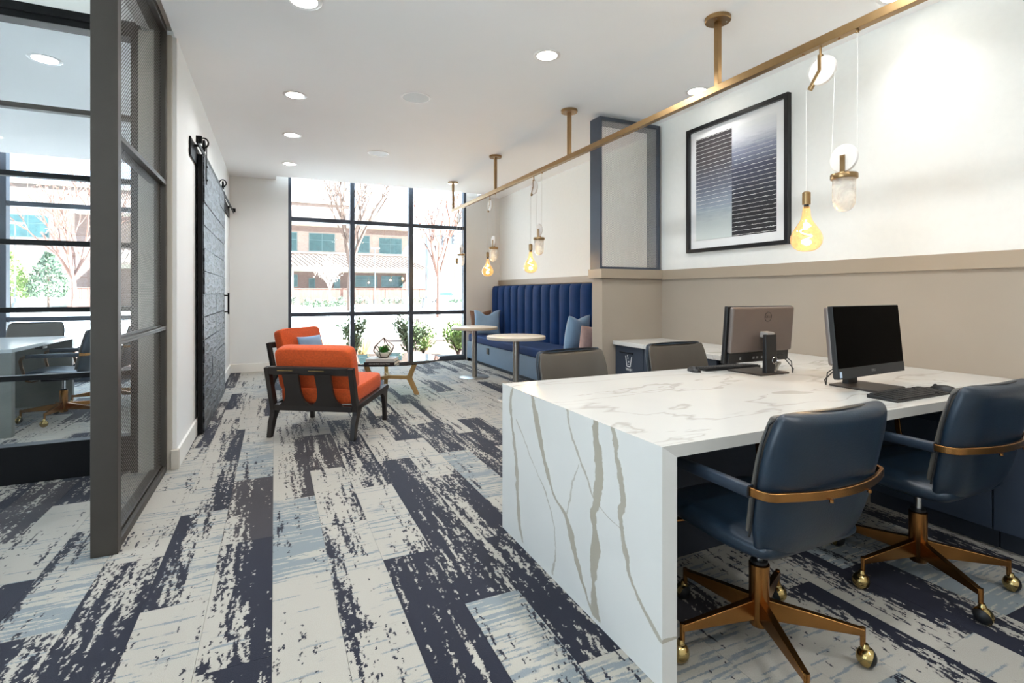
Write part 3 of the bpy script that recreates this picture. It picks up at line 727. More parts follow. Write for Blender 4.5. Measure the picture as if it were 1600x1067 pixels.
# ------------------------------------------------------------------ framed print
def art_mat():
    m, t, b = nodes_of('striped_print')
    g = t.nodes.new('ShaderNodeTexCoord')
    sp = t.nodes.new('ShaderNodeSeparateXYZ'); t.links.new(g.outputs['Object'], sp.inputs[0])
    y, z = sp.outputs['Y'], sp.outputs['Z']      # y -.42..42 (near side negative), z -.5...5
    nn = noise(t, coords(t, 'Object', (1, 4, 30)), 2.0, 4)
    def ramp(inp, stops):
        r = t.nodes.new('ShaderNodeValToRGB'); t.links.new(inp, r.inputs[0])
        while len(r.color_ramp.elements) < len(stops): r.color_ramp.elements.new(.5)
        for e, (p, c) in zip(r.color_ramp.elements, stops): e.position = p; e.color = rgb(c)
        return r.outputs[0]
    zf = math_n(t, 'ADD', math_n(t, 'ADD', z, .5), math_n(t, 'MULTIPLY_ADD', nn, .10, -.05))
    left = ramp(zf, [(0, (196, 202, 198)), (.18, (186, 194, 194)), (.32, (136, 146, 158)), (.5, (92, 96, 110)), (.75, (72, 68, 70)), (1, (58, 54, 56))])
    right = ramp(zf, [(0, (38, 38, 42)), (.35, (44, 46, 54)), (.6, (66, 70, 88)), (.76, (130, 134, 152)), (.88, (206, 206, 210)), (1, (222, 222, 220))])
    isl = math_n(t, 'GREATER_THAN', y, .02)
    wob = math_n(t, 'MULTIPLY_ADD', noise(t, coords(t, 'Object', (1, 9, 3)), 3.0, 4), .012, -.006)
    ph = math_n(t, 'FRACT', math_n(t, 'MULTIPLY', math_n(t, 'ADD', z, wob), 27.0))
    thick = math_n(t, 'MULTIPLY_ADD', noise(t, coords(t, 'Object', (1, 14, 40)), 2.0, 3), .34, -.05)
    ln = math_n(t, 'MULTIPLY', math_n(t, 'SUBTRACT', thick, ph), 14, clamp=True)
    fadeL = math_n(t, 'MULTIPLY', math_n(t, 'SUBTRACT', zf, .22), 6, clamp=True)
    fadeR = math_n(t, 'MULTIPLY', math_n(t, 'SUBTRACT', .86, zf), 6, clamp=True)
    fade = math_n(t, 'ADD', math_n(t, 'MULTIPLY', isl, fadeL), math_n(t, 'MULTIPLY', math_n(t, 'SUBTRACT', 1, isl), fadeR))
    col = mixc(t, isl, right, left)
    col = mixc(t, math_n(t, 'MULTIPLY', ln, fade), col, rgb((222, 220, 216)))
    t.links.new(col, b.inputs['Base Color']); b.inputs['Roughness'].default_value = .35
    return m
art = thing('framed_print', 'black framed abstract print of dark and pale stripes', 'picture', (3.745, 3.325, 2.235))
fw, fh = .555, .605
for nm, y0, y1, z0, z1 in (('frame_side', -fw, -fw + .035, -fh, fh), ('frame_side', fw - .035, fw, -fh, fh), ('frame_edge', -fw + .035, fw - .035, fh - .035, fh), ('frame_edge', -fw + .035, fw - .035, -fh, -fh + .035)):
    MB().box(-.045, 0, y0, y1, z0, z1).build(nm, M('black_lacquer_frame', (16, 17, 20), .3, var=.04), art, smooth=False, bev=.002)
MB().box(-.012, -.008, -fw + .035, fw - .035, -fh + .035, fh - .035).build('mount_board', M('white_mount_board', (226, 225, 224), .6, var=.01), art, smooth=False)
pr_ = MB().box(-.0145, -.012, -.43, .45, -.49, .49).build('print', art_mat(), art, smooth=False)
sg = [(-.016, -.32 - .008 * k, -.445 + .006 * math.sin(k * 2.1) + .003 * math.cos(k * 3.7)) for k in range(12)]
MB().tube(sg, .0012, 4).build('signature', PRINTW, pr_)
# ================================================================== BARN DOOR
bd = thing('barn_door', 'black charred wood sliding barn door on the white wall', 'door', (-.607, 5.2, .012))
DL, DH = 2.13, 2.44
MB().box(-.001, .036, 0, .03, 0, DH).build('edge_stile', BLACKM, bd, smooth=False, bev=.002)
MB().box(-.001, .036, DL - .03, DL, 0, DH).build('edge_stile', BLACKM, bd, smooth=False, bev=.002)
MB().box(-.001, .018, .03, DL - .03, 0, DH).build('core', BLACKM, bd, smooth=False)
rb = random.Random(5)
z = 0.0; k = 0
while z < DH - .05:
    h = min(.203, DH - z); cut = .03 + (DL - .06) * rb.uniform(.3, .7)
    for y0, y1 in ((.031, cut - .002), (cut + .002, DL - .031)):
        d = rb.uniform(.024, .032)
        o = MB().box(0, d, 0, y1 - y0, 0, h - .005).build('plank', BARN, bd, smooth=False, bev=.003)
        o.location = (.018, y0, z)
    z += h; k += 1
for y in (.13, 1.98):
    st = MB().box(.051, .056, y - .02, y + .02, DH - .24, DH + .11).build('hanger_strap', BLACKM, bd, smooth=False, bev=.001)
    for zz in (-.2, -.08): MB().cyl((.056, y, DH + zz), (.063, y, DH + zz), .009, n=10).build('bolt', BLACKM, st)
    rot = Matrix.Translation((.034, y, DH + .105)) @ Matrix.Rotation(PI / 2, 4, 'Y')
    w = MB().lathe([(.034, -.009), (.05, -.009), (.052, 0), (.05, .009), (.034, .009), (.034, -.009)], 24, (0, 0, 0), rot)
    for q in range(4):
        a = q * PI / 4
        w.bar((.034, y + .036 * math.cos(a), DH + .105 + .036 * math.sin(a)), (.034, y - .036 * math.cos(a), DH + .105 - .036 * math.sin(a)), .008, .008, (1, 0, 0))
    w.build('wheel', BLACKM, bd)
    MB().tube([(.034 + .036 * math.cos(a), y - .03, DH + .125 + .042 * math.sin(a)) for a in [2 * PI * k / 20 for k in range(20)]], .007, 6, closed=True).build('hanger_loop', BLACKM, bd)
hd = MB().tube([(.09, DL - .10, .965), (.09, DL - .10, 1.225)], .011, 10); hd.build('handle', BLACKM, bd)
for zz in (.995, 1.195): MB().cyl((.03, DL - .10, zz), (.09, DL - .10, zz), .008, n=8).build('handle_post', BLACKM, bd)
tr = thing('barn_door_track', 'black steel track and header board above the barn door', 'door track', (-.628, 4.85, 2.38))
MB().box(0, .014, 0, 3.9, -.02, .13).build('header_board', BLACKM, tr, smooth=False, bev=.002)
MB().box(.048, .058, .05, 4.12, .085, .125).build('track_bar', BLACKM, tr, smooth=False, bev=.002)
for y in (.2, 1.3, 2.4, 3.6): MB().cyl((.014, y, .105), (.05, y, .105), .011, n=10).build('standoff', BLACKM, tr)
for y in (.08, 4.07): MB().box(.04, .085, y - .02, y + .02, .10, .155).build('stop_block', BLACKM, tr, smooth=False, bev=.003)
# ================================================================== DESK AND CABINETS
dk = thing('marble_desk', 'white veined waterfall desk with the two computers on it', 'desk', (1.095, 1.25, 0))
TZ = .76
MB().prism([(0, 0), (.06, 0), (.06, TZ - .04), (0, TZ)], 'y', 0, 1.232).build('waterfall_panel', MARBLE_SIDE, dk, smooth=False)
MB().prism([(0, TZ), (.06, TZ - .04), (2.004, TZ - .04), (2.004, TZ)], 'y', 0, 1.232).build('desk_top', MARBLE_TOP, dk, smooth=False)
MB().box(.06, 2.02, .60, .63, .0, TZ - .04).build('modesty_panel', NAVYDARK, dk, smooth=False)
wt = thing('wall_worktop', 'long white quartz worktop running along the taupe wall', 'worktop', (3.10, -1.0, TZ))
MB().box(.0, .638, 0, 5.262, -.04, 0).build('slab', MARBLE_TOP, wt, smooth=False, bev=.002)
CABG = 'navy base cabinets under the worktop'
def cabinet(y0, y1, label, bin_=False):
    t_ = thing('base_cabinet', label, 'cabinet', (3.13, y0, 0), 0, CABG)
    L = y1 - y0
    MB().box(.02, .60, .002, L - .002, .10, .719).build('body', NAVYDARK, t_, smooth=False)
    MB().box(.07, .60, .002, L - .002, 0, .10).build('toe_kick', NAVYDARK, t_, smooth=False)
    d = MB().box(0, .02, .003, L - .003, .105, .712).build('door', NAVYCAB, t_, smooth=False, bev=.002)
    if bin_:
        MB().box(-.026, -.016, .13, L - .10, .650, .660).build('handle', BLACKM, d, smooth=False, bev=.002)
        for yy in (.15, L - .12): MB().cyl((-.018, yy, .655), (0, yy, .655), .004, n=8).build('handle_post', BLACKM, d)
    return t_
tc_ = cabinet(3.83, 4.262, 'navy cabinet with white trash symbol and black bar handle beside the half wall', True)
cabinet(3.40, 3.828, 'navy cabinet next to the trash cabinet behind the grey chair', True)
cabinet(2.95, 3.398, 'navy cabinet behind the far chair nearer the desk', True)
for y0, y1, lab in ((1.262, 1.86, 'navy cabinet in the dark corner under the desk'), (.662, 1.26, 'navy cabinet with seam behind the right office chair'), (.062, .66, 'navy cabinet at the lower picture edge behind the right office chair'), (-.54, .06, 'navy cabinet beyond the picture edge')):
    cabinet(y0, y1, lab)
# trash symbol : mounted on the door face (x = 0), reading direction is -y
door = [c for c in tc_.children if c.name.startswith('door')][0]
def onface(y, z): return Matrix.Translation((-.0006, y, z)) @ Matrix(((0, 0, -1, 0), (-1, 0, 0, 0), (0, 1, 0, 0), (0, 0, 0, 1)))
text_mesh('TRASH', .034, PRINTW, door, 'trash_lettering', onface(.215, .492))
sy = MB()
for a, b in (((.265, .622), (.243, .522)), ((.243, .522), (.193, .522)), ((.193, .522), (.171, .622))):
    sy.bar((-.0008, a[0], a[1]), (-.0008, b[0], b[1]), .008, .0012, (1, 0, 0))
for y, z, s in ((.235, .628, .008), (.228, .602, .008), (.215, .568, .008), (.214, .543, .005)): sy.box(-.0014, -.0003, y - s / 2, y + s / 2, z - s, z + s)
sy.build('trash_symbol', PRINTW, door, smooth=False)
# ================================================================== OFFICE CHAIRS
def office_chair(star=27.0):
    t_ = thing('office_chair', '', 'chair')
    seat = [(.235, .452), (.19, .462), (.10, .462), (0, .455), (-.10, .448), (-.18, .452)]
    slab(list(reversed(seat)), [.225, .238, .246, .25, .248, .238], [.07, .085, .09, .09, .088, .075], -.0, 7).build('seat', LEATHER, t_, sub=1)
    path = [(-.085, .408), (-.15, .412), (-.205, .44), (-.238, .50), (-.256, .57), (-.27, .65), (-.284, .73), (-.297, .80), (-.307, .855)]
    hw = [.165, .205, .232, .248, .257, .263, .266, .264, .25]
    bk = slab(path, hw, [.035, .045, .055, .062, .066, .068, .068, .066, .062], [-.01, -.02, -.045, -.06, -.062, -.058, -.055, -.05, -.045], 7)
    bk.build('backrest', LEATHER, t_, sub=1)
    ip = [(y + .026, z + .004) for y, z in path[3:]]
    slab(ip, [w - .002 for w in hw[3:]], [.026, .03, .032, .032, .032, .032], [-.06, -.062, -.058, -.055, -.05, -.045], 7).build('inner_pad', INNERPAD, t_, sub=1)
    pp = []
    for s in (-1, 1):
        q = []
        for i in range(3, len(path)):
            y, z = path[i]; q.append((s * (hw[i] + .001), y + .012 + .058, z))
        pp.append(q)
    yt, zt = path[-1]
    top = [(hw[-1] * .92 * c, yt + .012 + .045 * abs(c) ** 2, zt + .033 - .012 * abs(c) ** 6) for c in (-1, -.9, -.7, -.4, 0, .4, .7, .9, 1)]
    MB().tube(pp[0] + top + list(reversed(pp[1])), .0035, 6).build('piping', RUBBER, t_)
    # arm band of brass that wraps behind the back
    zb = .652
    pts = []
    for k in range(0, 5): pts.append((-.276, .20 - .10 * k, zb))
    pts += [(-.276, -.222, zb), (-.273, -.238, zb), (-.265, -.252, zb), (-.252, -.262, zb)]
    for k in range(7): x = -.225 + .225 * k / 6; pts.append((x, -.315 + .060 * (x / .263) ** 2, zb))
    full = pts + [(-x, y, z) for x, y, z in reversed(pts[:-1])]
    band = MB(); n = len(full); vs = []
    for i in range(n):
        d = (Vector(full[min(i + 1, n - 1)]) - Vector(full[max(i - 1, 0)])).normalized(); s = Vector((d.y, -d.x, 0))
        p = Vector(full[i])
        vs.append([p + s * a + Vector((0, 0, b)) for a, b in ((-.006, -.013), (.006, -.013), (.006, .013), (-.006, .013))])
    band.rings(vs); ab = band.build('arm_band', COPPER, t_, bev=.002)
    for s in (-1, 1):
        MB().cyl((s * .09, -.318, zb - .012), (s * .09, -.318, zb - .02), .006, n=8).build('screw', COPPER, ab)
        rg = [[Vector((s * .276 + x, y, zb + z)) for x, z in selip(.0145, .019, 4, 4, 14)] for y in (-.195, -.08, .02, .14, .195)]
        MB().rings(rg).build('armrest_pad', LEATHER_EDGE, t_)
        fr = [(s * .276, .20, zb), (s * .276, .222, zb - .012), (s * .276, .232, zb - .04), (s * .274, .225, .56), (s * .270, .205, .47), (s * .262, .19, .425), (s * .22, .18, .408), (s * .12, .16, .405)]
        rr = []
        for i in range(len(fr)):
            d = (Vector(fr[min(i + 1, len(fr) - 1)]) - Vector(fr[max(i - 1, 0)])).normalized(); u = Vector((0, 1, 0)) if abs(d.z) < .75 and i > 4 else Vector((0, 1, 0)); u = (u - d * u.dot(d)); u = u.normalized() if u.length > .1 else Vector((0, 0, 1)); v = d.cross(u)
            rr.append([Vector(fr[i]) + u * a + v * b for a, b in ((-.012, -.004), (.012, -.004), (.012, .004), (-.012, .004))])
        MB().rings(rr).build('arm_post', COPPER, t_, bev=.0015)
    MB().box(-.11, .11, -.12, .14, .392, .412).build('seat_plate', BLACKM, t_, smooth=False, bev=.004)
    MB().cyl((0, 0, .27), (0, 0, .395), .0145, n=16).build('gas_column', CHROME, t_)
    hb = MB().lathe([(.001, .288), (.026, .288), (.034, .284), (.034, .075), (.030, .070), (.001, .070)], 24).build('hub', COPPER, t_)
    MB().lathe([(.015, .300), (.028, .298), (.028, .288), (.015, .288)], 20).build('collar', BLACKPL, hb)
    R0 = .315
    for k in range(5):
        a = math.radians(star + 72 * k); mt = Matrix.Rotation(a, 4, 'Z')
        ar = MB(); vs = []
        for r, z0, z1, w in ((.028, .095, .165, .013), (.12, .098, .152, .012), (.22, .100, .138, .011), (R0, .102, .124, .010)):
            vs.append([mt @ Vector((r, s * w, z)) for s, z in ((-1, z0), (1, z0), (1, z1), (-1, z1))])
        ar.rings(vs); ao = ar.build('star_arm', COPPER, t_, bev=.002)
        MB().cyl(mt @ Vector((R0 - .003, 0, .128)), mt @ Vector((R0 - .003, 0, .066)), .0085, n=12).build('arm_tip', COPPER, ao)
        c0 = mt @ Vector((R0 + .008, .0, .032)); ax = mt @ Matrix.Rotation(.6 + k, 4, 'Z')
        q = Matrix.Translation(c0) @ ax @ Matrix.Rotation(PI / 2 - .35, 4, 'X')
        cs = MB().lathe([(.031 * math.sin(PI * i / 12) + .0005, -.029 * math.cos(PI * i / 12)) for i in range(0, 8)], 18, (0, 0, 0), q).build('caster_wheel', RUBBER, t_)
        MB().lathe([(.0325 * math.sin(PI * i / 12) + .0005, -.031 * math.cos(PI * i / 12)) for i in range(5, 13)], 18, (0, 0, 0), q).lathe([(.009, .075), (.013, .066), (.016, .055), (.012, .045)], 14, (c0.x - .004 * math.cos(a), c0.y - .004 * math.sin(a), 0)).build('caster_hood', GOLD, cs)
    return t_
CH = 'navy leather office chairs with bronze bases'
ch = office_chair(27)
SPOTS = [((1.555, 1.275), 0, 'navy leather office chair beside the veined desk end, back toward the viewer'),
         ((2.555, 1.285), 0, 'navy leather office chair in front of the black screen, back toward the viewer'),
         ((1.70, 2.475), PI + .14, 'office chair across the desk beside the bistro tables, only its back showing'),
         ((2.56, 2.53), PI + .03, 'office chair across the desk in front of the trash cabinet, only its back showing')]
for k, (p, rz, lab) in enumerate(SPOTS):
    o = ch if k == 0 else copy_tree(ch)
    o.location = (p[0], p[1], 0); o.rotation_euler = (0, 0, rz); o['label'] = lab; o['group'] = CH
# ================================================================== COMPUTERS
LOGOB = M('dark_logo_print', (40, 36, 34), .35, .3, var=.01)
def computer(w, h, label):
    """all-in-one: screen faces -y, pivot on the desk at the stand"""
    t_ = thing('desktop_computer', label, 'computer')
    zb = .065; ti = math.radians(5); chin = .052
    mt = Matrix.Translation((0, 0, zb)) @ Matrix.Rotation(-ti, 4, 'X')
    body = MB().box(-w / 2, w / 2, -.012, .012, 0, h, mt).build('display_body', BLACKPL, t_, smooth=False, bev=.003)
    MB().box(-w / 2 + .003, w / 2 - .003, -.0135, -.012, chin, h - .004, mt).build('screen', SCREEN, t_, smooth=False)
    MB().box(-w / 2 + .002, w / 2 - .002, -.015, -.012, .001, chin - .002, mt).build('chin', M('charcoal_chin_plastic', (44, 45, 47), .5, var=.04), t_, smooth=False, bev=.001)
    MB().box(-w / 2 + .012, w / 2 - .012, .012, .042, chin + .012, h - .002, mt).build('rear_cover', GREYPL, t_, smooth=False, bev=.012, seg=3)
    pn = MB().box(-w / 2 + .02, w / 2 - .02, .012, .026, .004, chin + .010, mt).build('port_panel', BLACKPL, t_, smooth=False, bev=.002)
    for k, (x, ww) in enumerate(((.16, .012), (.05, .016), (.02, .016), (-.02, .01), (-.06, .014))): MB().box(x - ww / 2, x + ww / 2, .026, .0275, .022, .036, mt).build('port', M('grey_port', (150, 150, 150), .4, .5), pn, smooth=False)
    MB().box(-.03, .03, .042, .095, h * .46, h * .46 + .035, mt).build('hinge', M('light_grey_hinge', (160, 158, 155), .4, .3), t_, smooth=False, bev=.004)
    MB().prism([(.085, .0), (.115, .0), (.112, .235), (.09, .235)], 'x', -.045, .045).build('stand_neck', BLACKPL, t_, smooth=False, bev=.004)
    MB().prism([(-.13, -.095), (.13, -.095), (.12, .14), (-.12, .14)], 'z', .0, .010).build('stand_base', M('dark_brown_grey_base', (66, 60, 56), .4, .3, var=.04), t_, smooth=False, bev=.003)
    ft = Matrix(((1, 0, 0, 0), (0, 0, -1, 0), (0, 1, 0, 0), (0, 0, 0, 1)))
    text_mesh('DELL', .017, PRINTG, t_, 'front_logo', mt @ Matrix.Translation((0, -.0155, chin / 2)) @ ft)
    bk = Matrix(((-1, 0, 0, 0), (0, 0, 1, 0), (0, 1, 0, 0), (0, 0, 0, 1)))
    text_mesh('DELL', .020, LOGOB, t_, 'rear_logo', mt @ Matrix.Translation((-.03, .0422, h - .062)) @ bk)
    ringp = [mt @ Vector((-.03 + .028 * math.cos(a), .0424, h - .062 + .028 * math.sin(a))) for a in [2 * PI * k / 28 for k in range(28)]]
    MB().tube(ringp, .0018, 6, closed=True).build('rear_logo_ring', LOGOB, t_)
    MB().box(-w / 2 + .008, -w / 2 + .026, -.0156, -.0148, .008, .036, mt).build('sticker', M('pale_blue_sticker', (196, 212, 232), .4, var=.02), t_, smooth=False)
    cb = MB(); cb.tube([(-.10, .03, .10), (-.13, .09, .11), (-.15, .13, .07), (-.145, .14, .006)], .003, 6); cb.tube([(-.08, .03, .095), (-.12, .11, .085), (-.14, .15, .03), (-.13, .15, .006)], .003, 6)
    cb.build('cable', RUBBER, t_)
    return t_
c2 = computer(.615, .352, 'desktop computer with its black screen toward the viewer')
c2.location = (2.735, 1.585, TZ); c2.rotation_euler = (0, 0, math.radians(4))
c1 = computer(.548, .338, 'desktop computer seen from behind with grey rear cover')
c1.location = (2.655, 2.205, TZ); c1.rotation_euler = (0, 0, PI + math.radians(0))
kr = thing('key_bunch', 'bunch of keys on a lock hanging from the rear of the grey computer', 'keys', (2.655, 2.07, TZ))
MB().tube([(.02 * math.cos(a), .0, .085 + .02 * math.sin(a)) for a in [2 * PI * k / 16 for k in range(16)]], .0018, 6, closed=True).build('key_ring', CHROME, kr)
for k, (dx, l) in enumerate(((.012, .06), (.024, .066), (.034, .056))):
    m_ = Matrix.Translation((dx, -.006 * k, .078)) @ Matrix.Rotation(.25 + .18 * k, 4, 'Y')
    MB().lathe([(.0005, -.0012), (.011, -.0012), (.011, .0012), (.0005, .0012)], 14, (0, 0, 0), m_ @ Matrix.Translation((0, 0, -.012)) @ Matrix.Rotation(PI / 2, 4, 'X')).box(-.0035, .0035, -.001, .001, -l, -.02, m_).build('key', STEEL, kr, smooth=False)
MB().tube([(.03, .0, .003), (.06, -.01, .003), (.075, .0, .003), (.055, .012, .003), (.03, .01, .003)], .0025, 6).build('lanyard', M('dark_lanyard', (52, 48, 46), .7), kr)
def keyboard(label):
    t_ = thing('keyboard', label, 'keyboard', group='black desk keyboards')
    MB().prism([(-.065, 0), (.065, 0), (.065, .018), (-.065, .008)], 'x', -.222, .222).build('case', BLACKPL, t_, smooth=False, bev=.003)
    mb = MB()
    for r in range(6):
        for c in range(21):
            if r in (0, 5) and c in (16, 20): continue
            x = -.212 + c * .0202; y = -.056 + r * .0192; z = .0085 + (y + .065) / .13 * .01
            w = .0172
            mb.box(x, x + w, y, y + .0165, z, z + .0045)
    stuff(mb.build('keys', M('black_keycaps', (38, 37, 37), .5, var=.08, scale=60), t_, smooth=False))
    return t_
k1 = keyboard('black keyboard in front of the black screen'); k1.location = (2.685, 1.385, TZ); k1.rotation_euler = (0, 0, math.radians(1))
k2 = copy_tree(k1); k2.location = (2.61, 2.385, TZ); k2.rotation_euler = (0, 0, PI + math.radians(-3)); k2['label'] = 'black keyboard behind the grey backed computer'
def mouse(label):
    t_ = thing('computer_mouse', label, 'mouse', group='black computer mice')
    vs = []
    for i in range(9):
        a = PI * i / 8; y = -.055 * math.cos(a); s = max(.12, math.sin(a) ** .6)
        vs.append([Vector((.032 * s * math.cos(b), y, max(0, .034 * s * math.sin(b) * (1 - .25 * (y + .055) / .11) ))) for b in [2 * PI * k / 16 for k in range(16)]])
    MB().rings(vs).build('shell', BLACKPL, t_)
    MB().cyl((-.003, .03, .022), (.003, .03, .022), .009, n=12).build('scroll_wheel', RUBBER, t_)
    return t_
m1 = mouse('black mouse right of the keyboard near the black screen'); m1.location = (2.965, 1.385, TZ); m1.rotation_euler = (0, 0, .1)
m2 = copy_tree(m1); m2.location = (2.325, 2.37, TZ); m2.rotation_euler = (0, 0, PI - .3); m2['label'] = 'black mouse on the far desk edge near the grey chairs'
# ================================================================== BENCH
be = thing('banquette_bench', 'long blue velvet banquette bench with channelled back along the niche wall', 'bench', (3.17, 4.46, 0))
BL = 4.42
MB().box(.03, .745, .02, BL - .02, .06, .365).build('base', BENCHBASE, be, smooth=False, bev=.004)
MB().box(.09, .70, .05, BL - .05, .0, .06).build('toe_kick', NAVYDARK, be, smooth=False)
for y in (BL - .09, .05): MB().box(.03, .075, y, y + .07, 0, .06).build('foot', BLACKM, be, smooth=False, bev=.003)
sc2 = cushion(.60, BL, .125, .045, .008); so = sc2.build('seat_cushion', VELVET, be); so.location = (.30, BL / 2, .43)
MB().box(.60, .745, .01, BL - .01, .36, 1.33).build('back_board', VELVET2, be, smooth=False, bev=.01)
nch = 16; pw = BL / nch; chm = None
for k in range(nch):
    if chm is None:
        rings = []
        for zz, s in ((.44, .8), (.47, .97), (.60, 1), (.9, 1), (1.2, 1), (1.29, .97), (1.335, .86), (1.362, .6), (1.368, .25)):
            rings.append([Vector((.60 - .10 * s * max(0, math.cos(a)) ** .7 if math.cos(a) > 0 else .60 + .08 * s, pw / 2 * .985 * math.copysign(abs(math.sin(a)) ** .8, math.sin(a)), zz)) for a in [2 * PI * q / 22 for q in range(22)]])
        o = MB().rings(rings).build('back_channel', VELVET, be); chm = o.data
    else:
        o = bpy.data.objects.new('back_channel', chm); COL.objects.link(o); o.parent = be
    o.location = (0, pw * (k + .5), 0)
ol = MB().box(.018, .031, 3.33, 3.43, .225, .325).build('power_outlet', BLACKPL, be, smooth=False, bev=.004)
for yy in (3.355, 3.39): MB().box(.0165, .0185, yy, yy + .018, .262, .288).build('socket', M('dark_socket', (60, 60, 62), .5), ol, smooth=False)
def throw(name, w, h, t_, mat, loc, rx, rz, label, chop=.06, cat='pillow'):
    o = merge(pillow(w, h, t_, chop).build(name, mat, None, sub=1)); o.location = loc
    o.rotation_euler = (rx, 0, rz); return tag(o, label, cat, 'throw pillows on the banquette')
SZ = .495
throw('throw_pillow', .45, .45, .13, TANLEATHER, (3.42, 8.72, SZ + .215), math.radians(-8), math.radians(0), 'tan brown leather pillow in the bench corner behind the blue pillow', .03)
throw('throw_pillow', .50, .48, .16, PALEBLUE, (3.42, 8.42, SZ + .225), math.radians(-14), math.radians(-24), 'pale blue velvet pillow with chopped top at the window end of the bench', .10)
throw('throw_pillow', .50, .50, .17, PALEBLUE, (3.42, 5.45, SZ + .235), math.radians(10), math.radians(24), 'pale blue velvet pillow at the half wall end of the bench', .04)
throw('throw_pillow', .42, .38, .13, PINKFAB, (3.45, 5.17, SZ + .185), math.radians(8), math.radians(12), 'dusty pink pillow beside the half wall end of the bench', .02)
# ================================================================== BISTRO TABLES
def bistro(label):
    t_ = thing('bistro_table', label, 'table', group='round bistro tables by the bench')
    MB().lathe([(.001, .742), (.332, .742), (.336, .739), (.001, .739)], 48).build('table_top', TABLETOP, t_)
    MB().lathe([(.001, .7385), (.340, .7385), (.342, .736), (.342, .708), (.334, .704), (.001, .704)], 48).build('top_edge', TABLEEDGE, t_)
    MB().cyl((0, 0, .012), (0, 0, .704), .038, n=24).build('column', STEEL, t_)
    MB().lathe([(.001, 0), (.215, 0), (.217, .006), (.205, .012), (.001, .014)], 40).build('base_plate', STEEL, t_)
    MB().lathe([(.001, .690), (.10, .694), (.10, .704), (.001, .704)], 24).build('mount_plate', STEEL, t_)
    return t_
b1 = bistro('round bistro table nearer the street window'); b1.location = (2.665, 7.06, 0)
b2 = copy_tree(b1); b2.location = (2.545, 5.375, 0); b2['label'] = 'round bistro table behind the desk corner, larger looking of the two'
# ================================================================== ORANGE ARMCHAIRS
def armchair():
    """faces +y, origin at floor centre"""
    t_ = thing('lounge_chair', '', 'armchair')
    W = .375
    for s in (-1, 1):
        # side rail, sloping back and down
        MB().prism([(-.35, .235), (-.35, .285), (.345, .345), (.365, .325), (.36, .300), (.30, .283)], 'x', s * W - .022, s * W + .022).build('side_rail', DARKWOOD, t_, smooth=False, bev=.006)
        # front leg
        MB().prism([(.20, .283), (.345, .30), (.335, .25), (.325, .12), (.33, .0), (.295, 0), (.283, .14), (.262, .235)], 'x', s * W - .02, s * W + .02).build('front_leg', DARKWOOD, t_, smooth=False, bev=.006)
        # rear leg, flaring backward
        MB().prism([(-.36, .27), (-.25, .29), (-.27, .22), (-.325, .14), (-.375, 0), (-.415, 0), (-.395, .13), (-.365, .20)], 'x', s * W - .022, s * W + .022).build('rear_leg', DARKWOOD, t_, smooth=False, bev=.006)
        # back post, leaning back
        MB().prism([(-.36, .22), (-.305, .25), (-.405, .615), (-.455, .605)], 'x', s * W - .022, s * W + .022).build('back_post', DARKWOOD, t_, smooth=False, bev=.005)
    MB().prism([(-.395, .545), (-.442, .545), (-.458, .612), (-.408, .617)], 'x', -W + .022, W - .022).build('back_rail', DARKWOOD, t_, smooth=False, bev=.004)
    MB().prism([(-.305, .235), (-.365, .225), (-.372, .275), (-.318, .285)], 'x', -W + .022, W - .022).build('lower_back_rail', DARKWOOD, t_, smooth=False, bev=.004)
    MB().box(-W + .022, W - .022, .28, .32, .27, .32).build('front_rail', DARKWOOD, t_, smooth=False, bev=.004)
    for c in (-.155, .135):
        # wide splat with flared foot
        tilt = Matrix(((1, 0, 0, 0), (0, 1, -.30, -.28), (0, 0, 1, .0), (0, 0, 0, 1)))
        out = []
        for sx in (1, -1):
            col_ = [(.072, .555), (.068, .42), (.075, .36), (.095, .315), (.135, .285), (.15, .27)]
            col_ = col_ if sx == 1 else list(reversed(col_))
            out += [(c + sx * a, z) for a, z in col_]
        MB().prism(out, 'y', -.012, .012, tilt).build('back_splat', DARKWOOD, t_, smooth=False)
    for c in (-.2, .08):
        MB().cyl((c - .07, -.458, .585), (c + .07, -.458, .585), .0022, n=6).build('inlay_pin', GOLD, t_)
    st = cushion(.70, .66, .135, .035, .012).build('seat_cushion', ORANGE, t_); st.location = (0, .015, .372); st.rotation_euler = (math.radians(4.5), 0, 0)
    bk = cushion(.70, .40, .125, .035, .014).build('back_cushion', ORANGE, t_); bk.location = (0, -.285, .585); bk.rotation_euler = (math.radians(90 + 15), 0, 0)
    MB().box(-.335, .335, -.28, .30, .29, .305).build('seat_slats', DARKWOOD, t_, smooth=False)
    return t_
a1 = armchair()
a1.location = (.492, 4.995, 0); a1.rotation_euler = (0, 0, math.atan2(.58, .37) - PI / 2)
a1['label'] = 'orange cushioned dark wood lounge chair with its back to the viewer'; a1['group'] = 'orange lounge chairs'
a2 = copy_tree(a1); a2.location = (.50, 7.08, 0); a2.rotation_euler = (0, 0, math.atan2(-.72, .69) - PI / 2)
a2['label'] = 'orange lounge chair mostly hidden behind the nearer one, facing the viewer'
o = merge(pillow(.46, .26, .12, .0).build('lumbar_pillow', PALEBLUE, None, sub=1)); o.location = (.43, 7.19, .56); o.rotation_euler = (math.radians(-16), 0, math.radians(46))
tag(o, 'slim pale blue lumbar pillow on the hidden orange chair', 'pillow')
